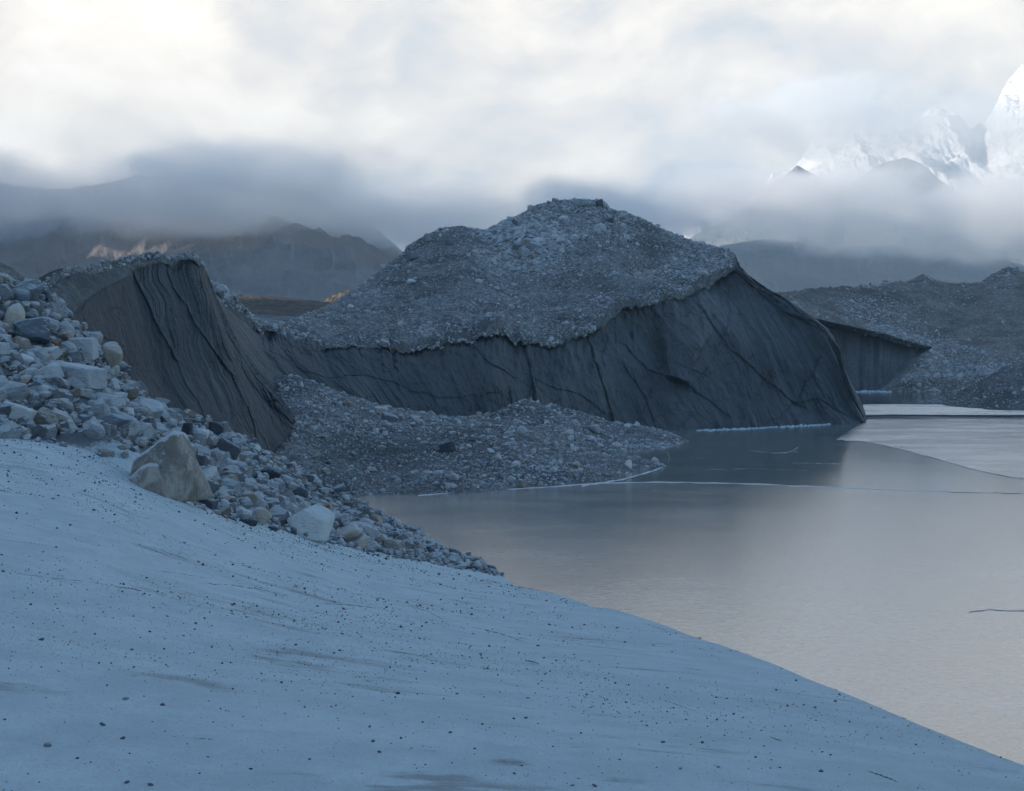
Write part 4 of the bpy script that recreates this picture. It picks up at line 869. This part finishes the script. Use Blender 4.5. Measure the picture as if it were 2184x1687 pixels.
# (px, py, width px, height px, colour, style, yaw, roll, label)
HERO = [
    (169, 808, 112, 62, 'pale grey', 'block', .25, .03, 'flat-topped block of pale stone jutting out of the middle of the rubble slope', [1.3, .95, .8]),
    (236, 766, 52, 60, 'tan', 'angular', .7, .2, 'upright tan angular boulder on the upper right edge of the rubble', [.9, .8, 1.1]),
    (176, 746, 62, 50, 'pale grey', 'block', .4, .12, 'squarish grey boulder left of the upright tan one', [1.1, .9, .9]),
    (33, 680, 44, 72, 'tan', 'round', .2, .05, 'tall smooth brownish boulder near the top of the rubble', [.8, .8, 1.3]),
    (39, 634, 48, 34, 'blue-grey', 'round', .1, .1, 'rounded blue-grey boulder at the very top left of the rubble', [1.2, .9, .8]),
    (33, 880, 68, 46, 'white', 'block', .5, .2, 'broad whitish slab above the silt at the left edge', [1.3, 1, .75]),
    (98, 907, 72, 56, 'brown', 'angular', .3, .45, 'brown-grey boulder sitting on the silt edge at the left', [1.2, .9, .9]),
    (221, 858, 56, 46, 'pale grey', 'angular', .9, .1, 'pale boulder below and right of the flat-topped block', [1.1, .9, .9]),
    (271, 846, 54, 32, 'brown', 'block', .2, -.5, 'brown tilted slab beside the pale boulder in the middle of the rubble', [1.3, .9, .6]),
    (339, 826, 44, 36, 'dark grey', 'block', .6, .2, 'dark slate block on the skyline of the rubble', [1.1, .9, .8]),
    (369, 848, 52, 34, 'dark grey', 'angular', .1, .15, 'dark angular boulder just below the slate block', [1.2, .9, .7]),
    (235, 901, 84, 40, 'blue-grey', 'angular', .3, -.15, 'long low blue-grey slab above the half-buried boulder', [1.5, .9, .6]),
    (52, 769, 42, 26, 'white', 'round', .8, 0, 'white rounded stone at the left, above the pale slabs', [1.2, .9, .7]),
    (115, 737, 20, 26, 'rust-coloured', 'block', .2, .2, 'rust-coloured stone wedged among grey boulders', [.8, .8, 1.1]),
    (41, 840, 46, 28, 'pale grey', 'round', .5, -.1, 'pale rounded boulder over the whitish slab', [1.2, .9, .7]),
    (85, 848, 56, 26, 'pale grey', 'round', .2, -.45, 'long pale boulder leaning down towards the silt', [1.5, .8, .6]),
    (272, 886, 34, 32, 'white', 'angular', .4, .3, 'white angular stone above the half-buried boulder', [1, .9, 1]),
    (275, 908, 44, 20, 'brown', 'angular', .2, .1, 'flat dark brown stone touching the top of the half-buried boulder', [1.4, .9, .5]),
    (243, 822, 30, 28, 'white', 'angular', 1.2, .2, 'small white boulder right of the flat-topped block', [1, .9, .95]),
    (19, 916, 30, 32, 'white', 'angular', .3, .3, 'pointed white stone on the silt edge at the far left', [.9, .9, 1.2]),
    (484, 964, 60, 62, 'dark grey', 'block', .5, .55, 'large dark boulder with a brown side right of the half-buried boulder', [1, .9, 1]),
    (434, 1019, 52, 46, 'white', 'round', .4, -.6, 'smooth white slab leaning beside the half-buried boulder', [1.2, .9, .6]),
    (420, 964, 48, 34, 'pale grey', 'angular', .8, .1, 'pale boulder touching the top right of the half-buried boulder', [1.1, .9, .8]),
    (428, 930, 36, 34, 'white', 'block', .4, .3, 'white block above the dark boulder', [1, .9, 1]),
    (555, 1102, 46, 42, 'tan', 'round', .6, .1, 'tan rounded boulder on the silt edge', [1.1, .9, .95]),
    (664, 1122, 104, 74, 'white', 'angular', .35, .30, 'largest white angular boulder on the lower silt edge', [1.25, .9, .95]),
    (733, 1140, 72, 52, 'tan', 'angular', .3, -.5, 'tan slab leaning right of the largest white angular boulder', [1.4, .9, .7]),
    (770, 1158, 40, 40, 'tan', 'block', .9, -.5, 'smaller tan slab at the lower right end of the leaning slabs', [1.2, .9, .8]),
    (577, 1078, 44, 36, 'blue-grey', 'block', .6, .2, 'blue-grey block above the tan rounded boulder', [1.1, .9, .9]),
    (513, 1095, 34, 26, 'white', 'angular', .2, .1, 'white stone left of the tan rounded boulder', [1.1, .9, .8]),
    (606, 1102, 34, 28, 'white', 'angular', .7, .2, 'white stone between the tan and the largest white boulders', [1.1, .9, .8]),
    (398, 922, 24, 42, 'dark grey', 'block', .2, .1, 'upright dark slab standing behind the half-buried boulder', [.7, .7, 1.4]),
    (528, 1062, 40, 30, 'tan', 'angular', .9, .1, 'tan boulder uphill of the white stone', [1.1, .9, .8]),
    (640, 1060, 46, 40, 'dark grey', 'block', .3, .3, 'dark boulder uphill of the largest white angular boulder', [1.1, .9, .9]),
    (690, 1085, 18, 26, 'rust-coloured', 'angular', .3, .4, 'rusty upright stone above the leaning tan slab', [.8, .8, 1.2]),
    (575, 1010, 42, 34, 'dark grey', 'round', .3, 0, 'dark rounded boulder on the lower rubble', [1.1, .9, .8]),
    (460, 915, 36, 34, 'dark grey', 'block', .7, .1, 'dark block on the rubble skyline over the ice fin foot', [1, .9, 1]),
]
tf_ = lambda x, y: terr(x, y, False)
landmarks = []
used = []
for k, (px, py, w_, h_, colr, st_, yaw, roll, lab, el) in enumerate(HERO):
    p = ray_hit(px, py + h_ * .38)
    for q_ in range(1, 14):
        if p is None: p = ray_hit(px, py + h_ * .38 + q_ * 6)
    if p is None: print('hero miss', lab); continue
    d = p[1]; mp = w_ * d / FOC
    key = (st_, tuple(el), k % 5); P_, F_ = rock_shape(4, 900 + k, st_, el)
    ext = P_.max(0) - P_.min(0)
    me_o = mesh_np('boulder', P_, F_, ROCKS[colr], smooth=False); me_o.location = (p[0], p[1] + .1, p[2] + h_ * d / FOC * .40)
    yaw_ = yaw - .4
    Rm = np.array(Euler((0, roll, yaw_)).to_matrix()); E = (P_ @ Rm.T); ee = E.max(0) - E.min(0)
    me_o.rotation_euler = (0, roll, yaw_); s_ = (mp / ee[0] + (h_ * d / FOC) / ee[2]) / 2
    me_o.scale = (s_, s_, s_)
    tag(me_o, lab, 'boulder'); landmarks.append((px, py, lab)); used.append((px, py, w_, h_))

# the huge boulder half buried in silt, two lobes in one stone
def big_boulder():
    p = ray_hit(345, 1060); d = p[1]; k = d / FOC
    bm = bmesh.new(); bmesh.ops.create_icosphere(bm, subdivisions=6, radius=1)
    V = np.array([v.co[:] for v in bm.verts]); F = np.array([[v.index for v in f.verts] for f in bm.faces]); bm.free()
    def lobe(c, e, seed, n=14, kk=16, lo=.7):
        rr2 = np.random.default_rng(seed); N = rr2.normal(size=(n, 3)); N /= np.linalg.norm(N, axis=1, keepdims=True); off_ = rr2.uniform(lo, 1.0, n)
        q = np.maximum(V @ N.T, 1e-3) / off_; rad_ = np.minimum(1 / (np.sum(q ** kk, 1) ** (1 / kk)), 1.2)
        P_ = V * rad_[:, None] * np.array(e); 
        f_ = 1 + .05 * fbm(P_[:, 0] * 1.3 + seed, P_[:, 1] * 1.3, P_[:, 2] * 1.3, 5)[:, None] + .018 * ridged(P_[:, 0] * 5, P_[:, 1] * 5, P_[:, 2] * 5 + seed, 4)[:, None]
        return P_ * f_ + np.array(c)
    def hull(c, planes, seed, kk=16):
        Pn = np.array(planes, float); N = Pn[:, :3] / np.linalg.norm(Pn[:, :3], axis=1, keepdims=True); off_ = Pn[:, 3]
        q = np.maximum(V @ N.T, 1e-3) / off_; rad_ = 1 / (np.sum(q ** kk, 1) ** (1 / kk)); P_ = V * rad_[:, None]; u_ = P_ / 60
        f_ = 1 + .07 * fbm(u_[:, 0] * 1.1 + seed, u_[:, 1] * 1.1, u_[:, 2] * 1.1, 5)[:, None] + .022 * ridged(u_[:, 0] * 3.5, u_[:, 1] * 3.5, u_[:, 2] * 2 + seed, 4)[:, None]
        P_ = P_ * f_; P_[:, 2] = -P_[:, 2]; return P_ + np.array(c)
    A_ = hull((340, 4, 994), [(-.42, -.85, .30, 44), (.50, -.80, .18, 40), (.93, -.15, .30, 42), (-.60, .0, .80, 50), (.35, 0, .94, 70), (-1, 0, 0, 78), (0, 1, .2, 60), (0, 0, -1, 85), (.8, -.5, -.2, 50), (-.2, -.7, .8, 62)], 5)
    B_ = hull((306, -50, 1036), [(-.5, -.8, .35, 34), (.55, -.8, .1, 30), (1, 0, .3, 36), (-.7, 0, .7, 36), (0, 0, 1, 46), (-1, -.1, 0, 44), (0, 1, 0, 30), (0, 0, -1, 60)], 9, 12)
    out = []
    for q in (A_, B_):
        out.append(np.stack([(q[:, 0] - CX) * k, d + .9 + q[:, 1] * k, H + (HY - q[:, 2]) * k], -1))
    base = p + np.array([0, .9, 0])
    VV_ = np.concatenate(out) - base; FF = np.concatenate([F, F + len(V)])
    o = mesh_np('half_buried_boulder', VV_, FF, M['big_rock'], smooth=True); o.location = base
    tag(o, 'huge tan two-lobed boulder half buried in the pale silt', 'boulder')
m, t, b = mat('rock_big_tan'); g = geo(t); pos = g.outputs['Position']
n = t.noise(pos, 1.3, 8, .65, .8); n2 = t.noise(t.scale(pos, (1.6, 1.6, .7), (.3, .2, 0)), 3.2, 7, .65, 1.5)
col = t.mix(t.remap(n, .38, .62), (.20, .175, .15), (.38, .34, .30)); col = t.mix(t.remap(n2, .5, .66, 0, .6), col, (.13, .115, .10))
nz = t.node('ShaderNodeSeparateXYZ'); t.put(nz.inputs[0], g.outputs['Normal'])
col = t.mix(t.remap(t.math('ADD', nz.outputs[2], t.math('MULTIPLY', t.math('SUBTRACT', n2, .5), .5)), .34, .56), col, (.52, .54, .56))
t.put(b.inputs['Base Color'], col); b.inputs['Roughness'].default_value = .85
bump(t, b, t.math('ADD', n, t.math('MULTIPLY', n2, .8)), .9, .16); M['big_rock'] = m
big_boulder()

# individual boulders filling the slope, the largest that show
r = np.random.default_rng(77)
GEN_N = 255
landmark_pts = [(169, 808, 'flat-topped block'), (236, 766, 'upright tan boulder'), (33, 680, 'tall smooth boulder'), (33, 880, 'whitish slab'), (345, 985, 'half-buried boulder'),
                (484, 964, 'large dark brown-sided boulder'), (664, 1122, 'largest white angular boulder'), (733, 1140, 'leaning tan slab'), (555, 1102, 'tan rounded silt-edge boulder'), (434, 1019, 'smooth leaning white slab'),
                (339, 826, 'dark skyline slate block'), (235, 901, 'long blue-grey slab'), (575, 1010, 'dark rounded boulder'), (115, 737, 'rust-coloured stone'), (1060, 1226, 'waterside tip of the rubble'), (98, 907, 'brown boulder on the silt edge')]
cands = []
for _ in range(9000):
    px = r.uniform(-30, 1065); 
    top_ = np.interp(px, [-30, 0, 110, 240, 400, 560, 735, 870, 1065], [612, 622, 672, 742, 862, 952, 1060, 1122, 1226])
    bot_ = np.interp(px, [-30, 0, 200, 365, 500, 620, 760, 870, 1065], [937, 937, 900, 1060, 1108, 1140, 1170, 1192, 1229])
    py = r.uniform(top_, bot_ + 2)
    if 190 < px < 430 and py > 905 + abs(px - 330) * .2 and py < 1090 and px < 425: continue
    cands.append((px, py))
placed = list(used); gen = []
for px, py in cands:
    if len(gen) >= GEN_N: break
    fal = np.interp(px, [0, 400, 700, 850, 1065], [1.0, .9, .60, .38, .25])
    s_ = (30 + 40 * r.uniform() ** 2.0) * fal * np.interp(len(gen), [0, 60, 255], [1.55, 1.1, .75])
    if any(((px - a) / (s_ + w_)) ** 2 + ((py - b2) / (s_ * .8 + h_)) ** 2 < .16 for a, b2, w_, h_ in placed): continue
    gen.append((px, py, s_)); placed.append((px, py, s_, s_ * .8))
COLW = ['pale grey'] * 9 + ['white'] * 2 + ['blue-grey'] * 6 + ['dark grey'] * 4 + ['tan'] * 3 + ['brown'] * 1
names_seen = {}
entries = []
for px, py, s_ in gen:
    p = ray_hit(px, py)
    if p is None: continue
    me, st_ = PROTO[int(r.integers(len(PROTO)))]; colr = COLW[int(r.integers(len(COLW)))]
    d = p[1]; m_ = s_ * d / FOC; asp = (r.uniform(.95, 1.25), r.uniform(.8, 1.1), r.uniform(.75, 1.05))
    entries.append((px, py, s_, p, me, st_, colr, m_, asp))
DIRS = ['right of', 'above and right of', 'above', 'above and left of', 'left of', 'below and left of', 'below', 'below and right of']
from collections import defaultdict
byl = defaultdict(list)
for e in entries:
    px, py, s_, p, me, st_, colr, m_, asp = e
    li = sorted(range(len(landmark_pts)), key=lambda q: (landmark_pts[q][0] - px) ** 2 + (landmark_pts[q][1] - py) ** 2)[0]
    lx, ly, ln_ = landmark_pts[li]; a_ = math.degrees(math.atan2(ly - py, px - lx)) % 360
    dist = math.hypot(px - lx, py - ly); far = 'close ' if dist < 45 else ('' if dist < 95 else 'well ')
    sz_ = 'big' if s_ > 36 else ('middling' if s_ > 22 else 'small')
    byl[(sz_, colr, SHAPEW[st_], far, DIRS[int((a_ + 22.5) // 45) % 8], ln_)].append(e)
ORD = ['uppermost', 'second', 'third', 'fourth', 'fifth', 'sixth']
for key, es in byl.items():
    sz_, colr, sh, far, dr, ln_ = key
    es.sort(key=lambda e: e[1])
    for q, e in enumerate(es):
        px, py, s_, p, me, st_, colr, m_, asp = e
        lab = f'{sz_} {colr} {sh} stone {far}{dr} the {ln_}'
        if len(es) > 1: lab = ['uppermost ', 'lower ', 'lowest ', 'bottommost '][min(q, 3)] + lab
        if len(lab.split()) > 16: lab = lab.replace(sz_ + ' ', '', 1)
        boulder('boulder', me, colr, (p[0], p[1], p[2] + m_ * .18), tuple(m_ * a_ for a_ in asp), (r.normal() * .35, r.normal() * .35, r.uniform(0, 6.28)), lab, 'boulders piled on the rubble slope')
print('boulders', len(entries))

# the rubble nobody could count between them
n = 60000; x = r.uniform(-34, 3, n); y = r.uniform(34, 112, n); side = rubble_side(x, y); z = terr(x, y)
ppx, ppy = proj(np.stack([x, y, z], -1)); keep = (side > -.25) & (z > -.4) & (ppx > -120) & (r.uniform(0, 1, n) < np.clip(.35 + side * .35, .1, 1))
x, y, z = x[keep], y[keep], z[keep]; k_ = min(len(x), 17000); x, y, z = x[:k_], y[:k_], z[:k_]
sz = powsize(k_, .2, 1.15, 1.7, r) * np.interp(y, [36, 60, 70, 85, 100], [.85, 1.0, .8, .5, .5]); sz = np.minimum(sz, np.interp(rubble_side(x, y), [0, 2], [.35, 1.2]))
print('rubble', k_)
big = sz > .3
scatter_mesh('rubble', np.stack([x, y, z + sz * .15], -1)[big], sz[big], M['rubble'], 2, seed=14, label='countless small stones between the boulders of the rubble slope')
scatter_mesh('rubble', np.stack([x, y, z + sz * .1], -1)[~big], sz[~big], M['rubble'], 1, seed=15, label='fine gravelly rubble filling the gaps of the rubble slope')

# ================================================================== ROCKS on the tongue and on the bluff
TR = [(813, 874, 30, 20, 'tan', 'block', 'tan block on the crest of the debris tongue against the cliff'), (1269, 915, 40, 19, 'pale grey', 'round', 'whitish rounded boulder at the cliff foot on the right of the tongue'),
      (1228, 991, 22, 16, 'tan', 'angular', 'tan stone near the end of the tongue'), (1340, 990, 16, 26, 'white', 'angular', 'pointed white stone at the tip of the tongue'), (1195, 985, 12, 14, 'white', 'angular', 'small white upright stone left of the tan one'),
      (1045, 962, 22, 14, 'pale grey', 'angular', 'pale slab in the middle of the tongue'), (1010, 935, 26, 14, 'blue-grey', 'block', 'blue-grey slab on the mound of the tongue'), (955, 955, 34, 24, 'dark grey', 'block', 'dark boulder in the hollow of the tongue'),
      (1052, 1018, 14, 9, 'rust-coloured', 'round', 'small orange-brown stone by the near shore of the tongue'), (1062, 975, 18, 22, 'white', 'angular', 'white angular stone right of the pale slab on the tongue'), (830, 890, 34, 16, 'blue-grey', 'block', 'blue-grey slab below the tan block'),
      (790, 1000, 26, 10, 'pale grey', 'block', 'flat grey slab low on the left part of the tongue'), (930, 1030, 18, 10, 'pale grey', 'angular', 'pale stone just above the near waterline'), (1145, 1003, 20, 12, 'blue-grey', 'round', 'grey rounded stone on the low tongue'),
      (1100, 990, 20, 13, 'white', 'block', 'white block in the middle right of the tongue'), (1225, 955, 20, 10, 'pale grey', 'block', 'pale slab near the bay of the tongue'), (700, 985, 22, 14, 'blue-grey', 'angular', 'blue-grey stone at the left of the tongue'), (880, 905, 20, 12, 'pale grey', 'angular', 'pale stone below the cliff on the tongue crest')]
for k, (px, py, w_, h_, colr, st_, lab) in enumerate(TR):
    p = ray_hit(px, py + h_ * .35, tong, 104, 186)
    if p is None: print('tongue miss', lab); continue
    me = [q for q in PROTO if q[1] == st_][k % 3][0]; s_ = w_ * p[1] / FOC
    boulder('boulder', me, colr, (p[0], p[1], p[2] + h_ * p[1] / FOC * .3), (s_, s_ * .9, h_ * p[1] / FOC * 1.5), (.1, .15, k * 1.3), lab)
BR = [(876, 601, 20, 16, 'white', 'angular', 'bright pale slab on the left slope of the bluff top'), (832, 616, 16, 12, 'pale grey', 'round', 'grey boulder left of the bright pale slab'), (1020, 600, 18, 12, 'white', 'round', 'pale boulder in the middle of the bluff slope'),
      (1060, 589, 12, 9, 'pale grey', 'round', 'small pale boulder right of the pale one in mid slope'), (748, 654, 14, 13, 'white', 'angular', 'pale stone low on the left flank of the bluff'), (956, 517, 18, 13, 'blue-grey', 'block', 'square block under the left knoll of the bluff'),
      (880, 545, 24, 20, 'blue-grey', 'block', 'rough outcrop block at the left end of the knoll'), (1232, 470, 14, 10, 'pale grey', 'angular', 'stone on the upper face of the bluff'), (1062, 598, 12, 7, 'pale grey', 'block', 'flat stone in mid slope of the bluff'),
      (1449, 697, 14, 8, 'pale grey', 'round', 'pale stone near the silt band on the right'), (1300, 470, 18, 14, 'dark grey', 'block', 'dark block below the summit of the bluff'), (1160, 520, 12, 9, 'white', 'angular', 'white stone on the saddle of the bluff'),
      (1708 - 260, 633 - 20, 10, 7, 'pale grey', 'round', 'small pale boulder above the right silt band'), (1278, 434, 16, 14, 'dark grey', 'block', 'dark block standing on the summit of the bluff'), (1195, 430, 14, 9, 'blue-grey', 'angular', 'low grey block on the summit left of the dark one'), (940, 489, 12, 8, 'blue-grey', 'angular', 'small block on top of the left knoll')]
gx, gy = proj(G); okm = (VB > 2.0) & (VB < 4.02)
for k, (px, py, w_, h_, colr, st_, lab) in enumerate(BR):
    dd = np.where(okm, (gx - px) ** 2 + (gy - py - h_ * .3) ** 2, 1e9); q = np.unravel_index(np.argmin(dd), dd.shape); p = G[q]
    me = [e for e in PROTO if e[1] == st_][k % 3][0]; s_ = w_ * p[1] / FOC
    boulder('boulder', me, colr, (p[0], p[1] - s_ * .2, p[2] + h_ * p[1] / FOC * .3), (s_, s_ * .9, h_ * p[1] / FOC * 1.4), (.15, .1, k * 1.7), lab)

# ================================================================== STONES lying on the silt
ST = [(101, 1592, 17), (321, 1675, 15), (219, 1547, 15), (262, 1576, 12), (346, 1505, 12), (267, 1493, 12), (848, 1480, 12), (795, 1582, 11), (1268, 1677, 13), (1413, 1584, 10), (357, 1315, 9), (432, 1206, 10), (88, 1366, 14), (281, 1387, 10), (1750, 1646, 11), (1518, 1367, 12),
      (1121, 1532, 8), (808, 1605, 10), (535, 1641, 9), (270, 1670, 12), (1220, 1676, 11), (350, 1385, 8), (28, 1339, 7), (1663, 1478 + 160, 8), (1497, 1585, 8), (1531, 1637, 8), (960, 1563, 9), (720, 1533, 8), (657, 1370, 6), (712, 1393, 6), (605, 1385, 6), (873, 1422, 7), (545, 1400, 8), (776, 1352 + 170, 6), (1012, 1598, 8), (1450, 1640, 8), (660, 1620, 7), (425, 1650, 8)]
r = np.random.default_rng(5)
def ledge(line, wpx, m_, seed):
    pts_ = wander(line, 46, 1.6, seed, .06); V = []
    for k, (px, py) in enumerate(pts_):
        p = ray_hit(px, py, lambda x, y: terr(x, y, True), 4, 90)
        if p is None: return
        w_ = wpx * math.sin(math.pi * (k + .5) / 46) ** .5 * (.35 + .65 * abs(math.sin(k * .45 + seed))) * p[1] / FOC
        V.append([p + np.array([0, -w_ * 3.0, -w_ * .9]), p + np.array([0, -w_ * 1.5, w_ * .15]), p + np.array([0, 0, w_ * .55]), p + np.array([0, w_ * 4, -w_ * .9])])
    tag(grid_obj('crust_ledge', np.array(V).transpose(1, 0, 2), m_), 'thin dark ledge of frozen crust in the silt', kind='structure')
for k, (ln_, w_, mk) in enumerate([([(30, 1222), (90, 1231), (180, 1241), (240, 1250), (302, 1261)], 3.2, 'brown'), ([(250, 1252), (285, 1257), (304, 1261)], 5.5, 'brown'), ([(340, 1218), (400, 1226), (470, 1238)], 2.0, ''), ([(490, 1247), (560, 1259), (612, 1271)], 2.4, ''),
        ([(680, 1285), (760, 1292), (824, 1301)], 2.8, ''), ([(1012, 1338), (1060, 1350), (1120, 1370)], 3.0, ''), ([(1368, 1327), (1400, 1338), (1440, 1352)], 1.6, ''), ([(1848, 1644), (1880, 1655), (1915, 1668)], 5.5, ''), ([(1118, 1408), (1152, 1416)], 5, ''),
        ([(1424, 1497), (1480, 1516)], 2.5, ''), ([(1640, 1572), (1668, 1582)], 4, ''), ([(880, 1398), (950, 1416)], 2, ''), ([(365, 1570), (465, 1578)], 2.2, ''), ([(415, 1243), (470, 1246), (520, 1252)], 1.6, ''), ([(870, 1290), (920, 1308), (960, 1330)], 1.8, '')]):
    ledge(ln_, w_, ROCKS['brown'] if mk else M['mantle'], k + 1)
meS = [lod_mesh('stone', 2, 700 + k, ['round', 'angular', 'block'][k % 3], None, M['stone']) for k in range(10)]
def side_word(px, py):
    c_ = 'far left' if px < 300 else 'left' if px < 700 else 'middle' if px < 1200 else 'right' if px < 1650 else 'far right'
    r_ = 'upper' if py < 1350 else 'middle' if py < 1520 else 'lower'
    return f'{r_} {c_}' if not (c_ == 'middle' and r_ == 'middle') else 'centre'
TX = ['smooth', 'angular', 'flat', 'lumpy', 'squat', 'pointed', 'oval', 'jagged', 'blocky', 'half-buried']
seenl = set()
def stone(px, py, w_, k, gen=False):
    f_ = lambda x, y: terr(x, y, True)
    p = ray_hit(px, py, f_, 4, 90)
    if p is None: return
    s_ = w_ * p[1] / FOC; sh = r.uniform(.6, 1.0); colr = 'stone_grey' if k % 5 == 0 else 'stone'
    o = boulder('stone', meS[k % 10], colr, (p[0], p[1], p[2] + s_ * .22 * sh), (s_, s_ * r.uniform(.8, 1), s_ * sh), (r.normal() * .2, r.normal() * .2, r.uniform(0, 6.28)), None, 'dark stones lying on the pale silt', 'stone')
    cl = 'grey' if colr == 'stone_grey' else 'dark'
    if px > 1500 and py < 1380: lab = 'small pointed stone perched on the skyline of the silt bank'
    elif w_ >= 7:
        nb = min((q for q in ST if (q[0], q[1]) != (px, py)), key=lambda q: (q[0] - px) ** 2 + (q[1] - py) ** 2)
        lab = f'{cl} {"fist-sized " if w_ > 11 else ""}stone in the {side_word(px, py)} of the silt slope'
        if lab in seenl: lab = f'{TX[k % 10]} ' + lab
        z_ = 0
        while lab in seenl: z_ += 1; lab = f'{TX[(k + z_) % 10]} {cl} stone in the {side_word(px, py)} of the silt slope'
    else: lab = 'tiny dark pebble scattered on the pale silt slope'
    seenl.add(lab) if w_ >= 7 else None
    o['label'] = lab
for k, (px, py, w_) in enumerate(ST): stone(px, py, w_, k)
for k in range(200):
    px, py = r.uniform(0, 1900), r.uniform(1270, 1687)
    edge_ = np.interp(px, [1065, 1300, 1520, 1850, 2183], [1228, 1300, 1369, 1507, 1641])
    if px > 1065 and py < edge_ + 40: continue
    if r.uniform() > np.clip(.5 + .8 * float(fbm(px * .006, py * .012, None, 3)) + (.25 if px < 1300 else -.15), .05, 1): continue
    stone(px, py, 3.2 + 5.0 * r.uniform() ** 3, k)
n = 420000; u = r.uniform(-20, 22, n); dd = np.exp(r.uniform(math.log(4.5), math.log(62), n)); x = np.sin(R(1) * u) * dd; y = np.cos(R(1) * u) * dd
side = rubble_side(x, y); z = terr(x, y); ppx, ppy = proj(np.stack([x, y, z], -1))
prob = np.clip(.16 + .55 * fbm(x * .5, y * .5, None, 4), .02, 1) * np.where(ppx > 1300, .45, 1) + .9 * np.exp(-(side / 1.3) ** 2) * (ppx < 900) + .8 * np.exp(-((ppx - 250) / 150) ** 2 - ((ppy - 1010) / 55) ** 2)
keep = (side < .3) & (r.uniform(0, 1, n) < prob * .36) & (z > -.1)
x, y, z = x[keep][:26000], y[keep][:26000], z[keep][:26000]
xn = r.uniform(-5.5, 4.5, 60000); yn = r.uniform(5, 15, 60000); kn = (r.uniform(0, 1, 60000) < np.clip(.12 + .6 * fbm(xn * .9 + 4, yn * .9, None, 4), .01, 1) * .5) & (np.abs(xn) < .42 * yn)
xn, yn = xn[kn][:7000], yn[kn][:7000]; x, y, z = np.r_[x, xn], np.r_[y, yn], np.r_[z, terr(xn, yn)]; k_ = len(x); print('pebbles', k_)
sz = np.clip(powsize(k_, 1.1, 8.0, 2.4, r) * y / FOC, .004, .2)
scatter_mesh('pebbles', np.stack([x, y, z + sz * .15], -1), sz, M['pebble'], 1, seed=16, label='countless tiny dark pebbles speckling the pale silt')
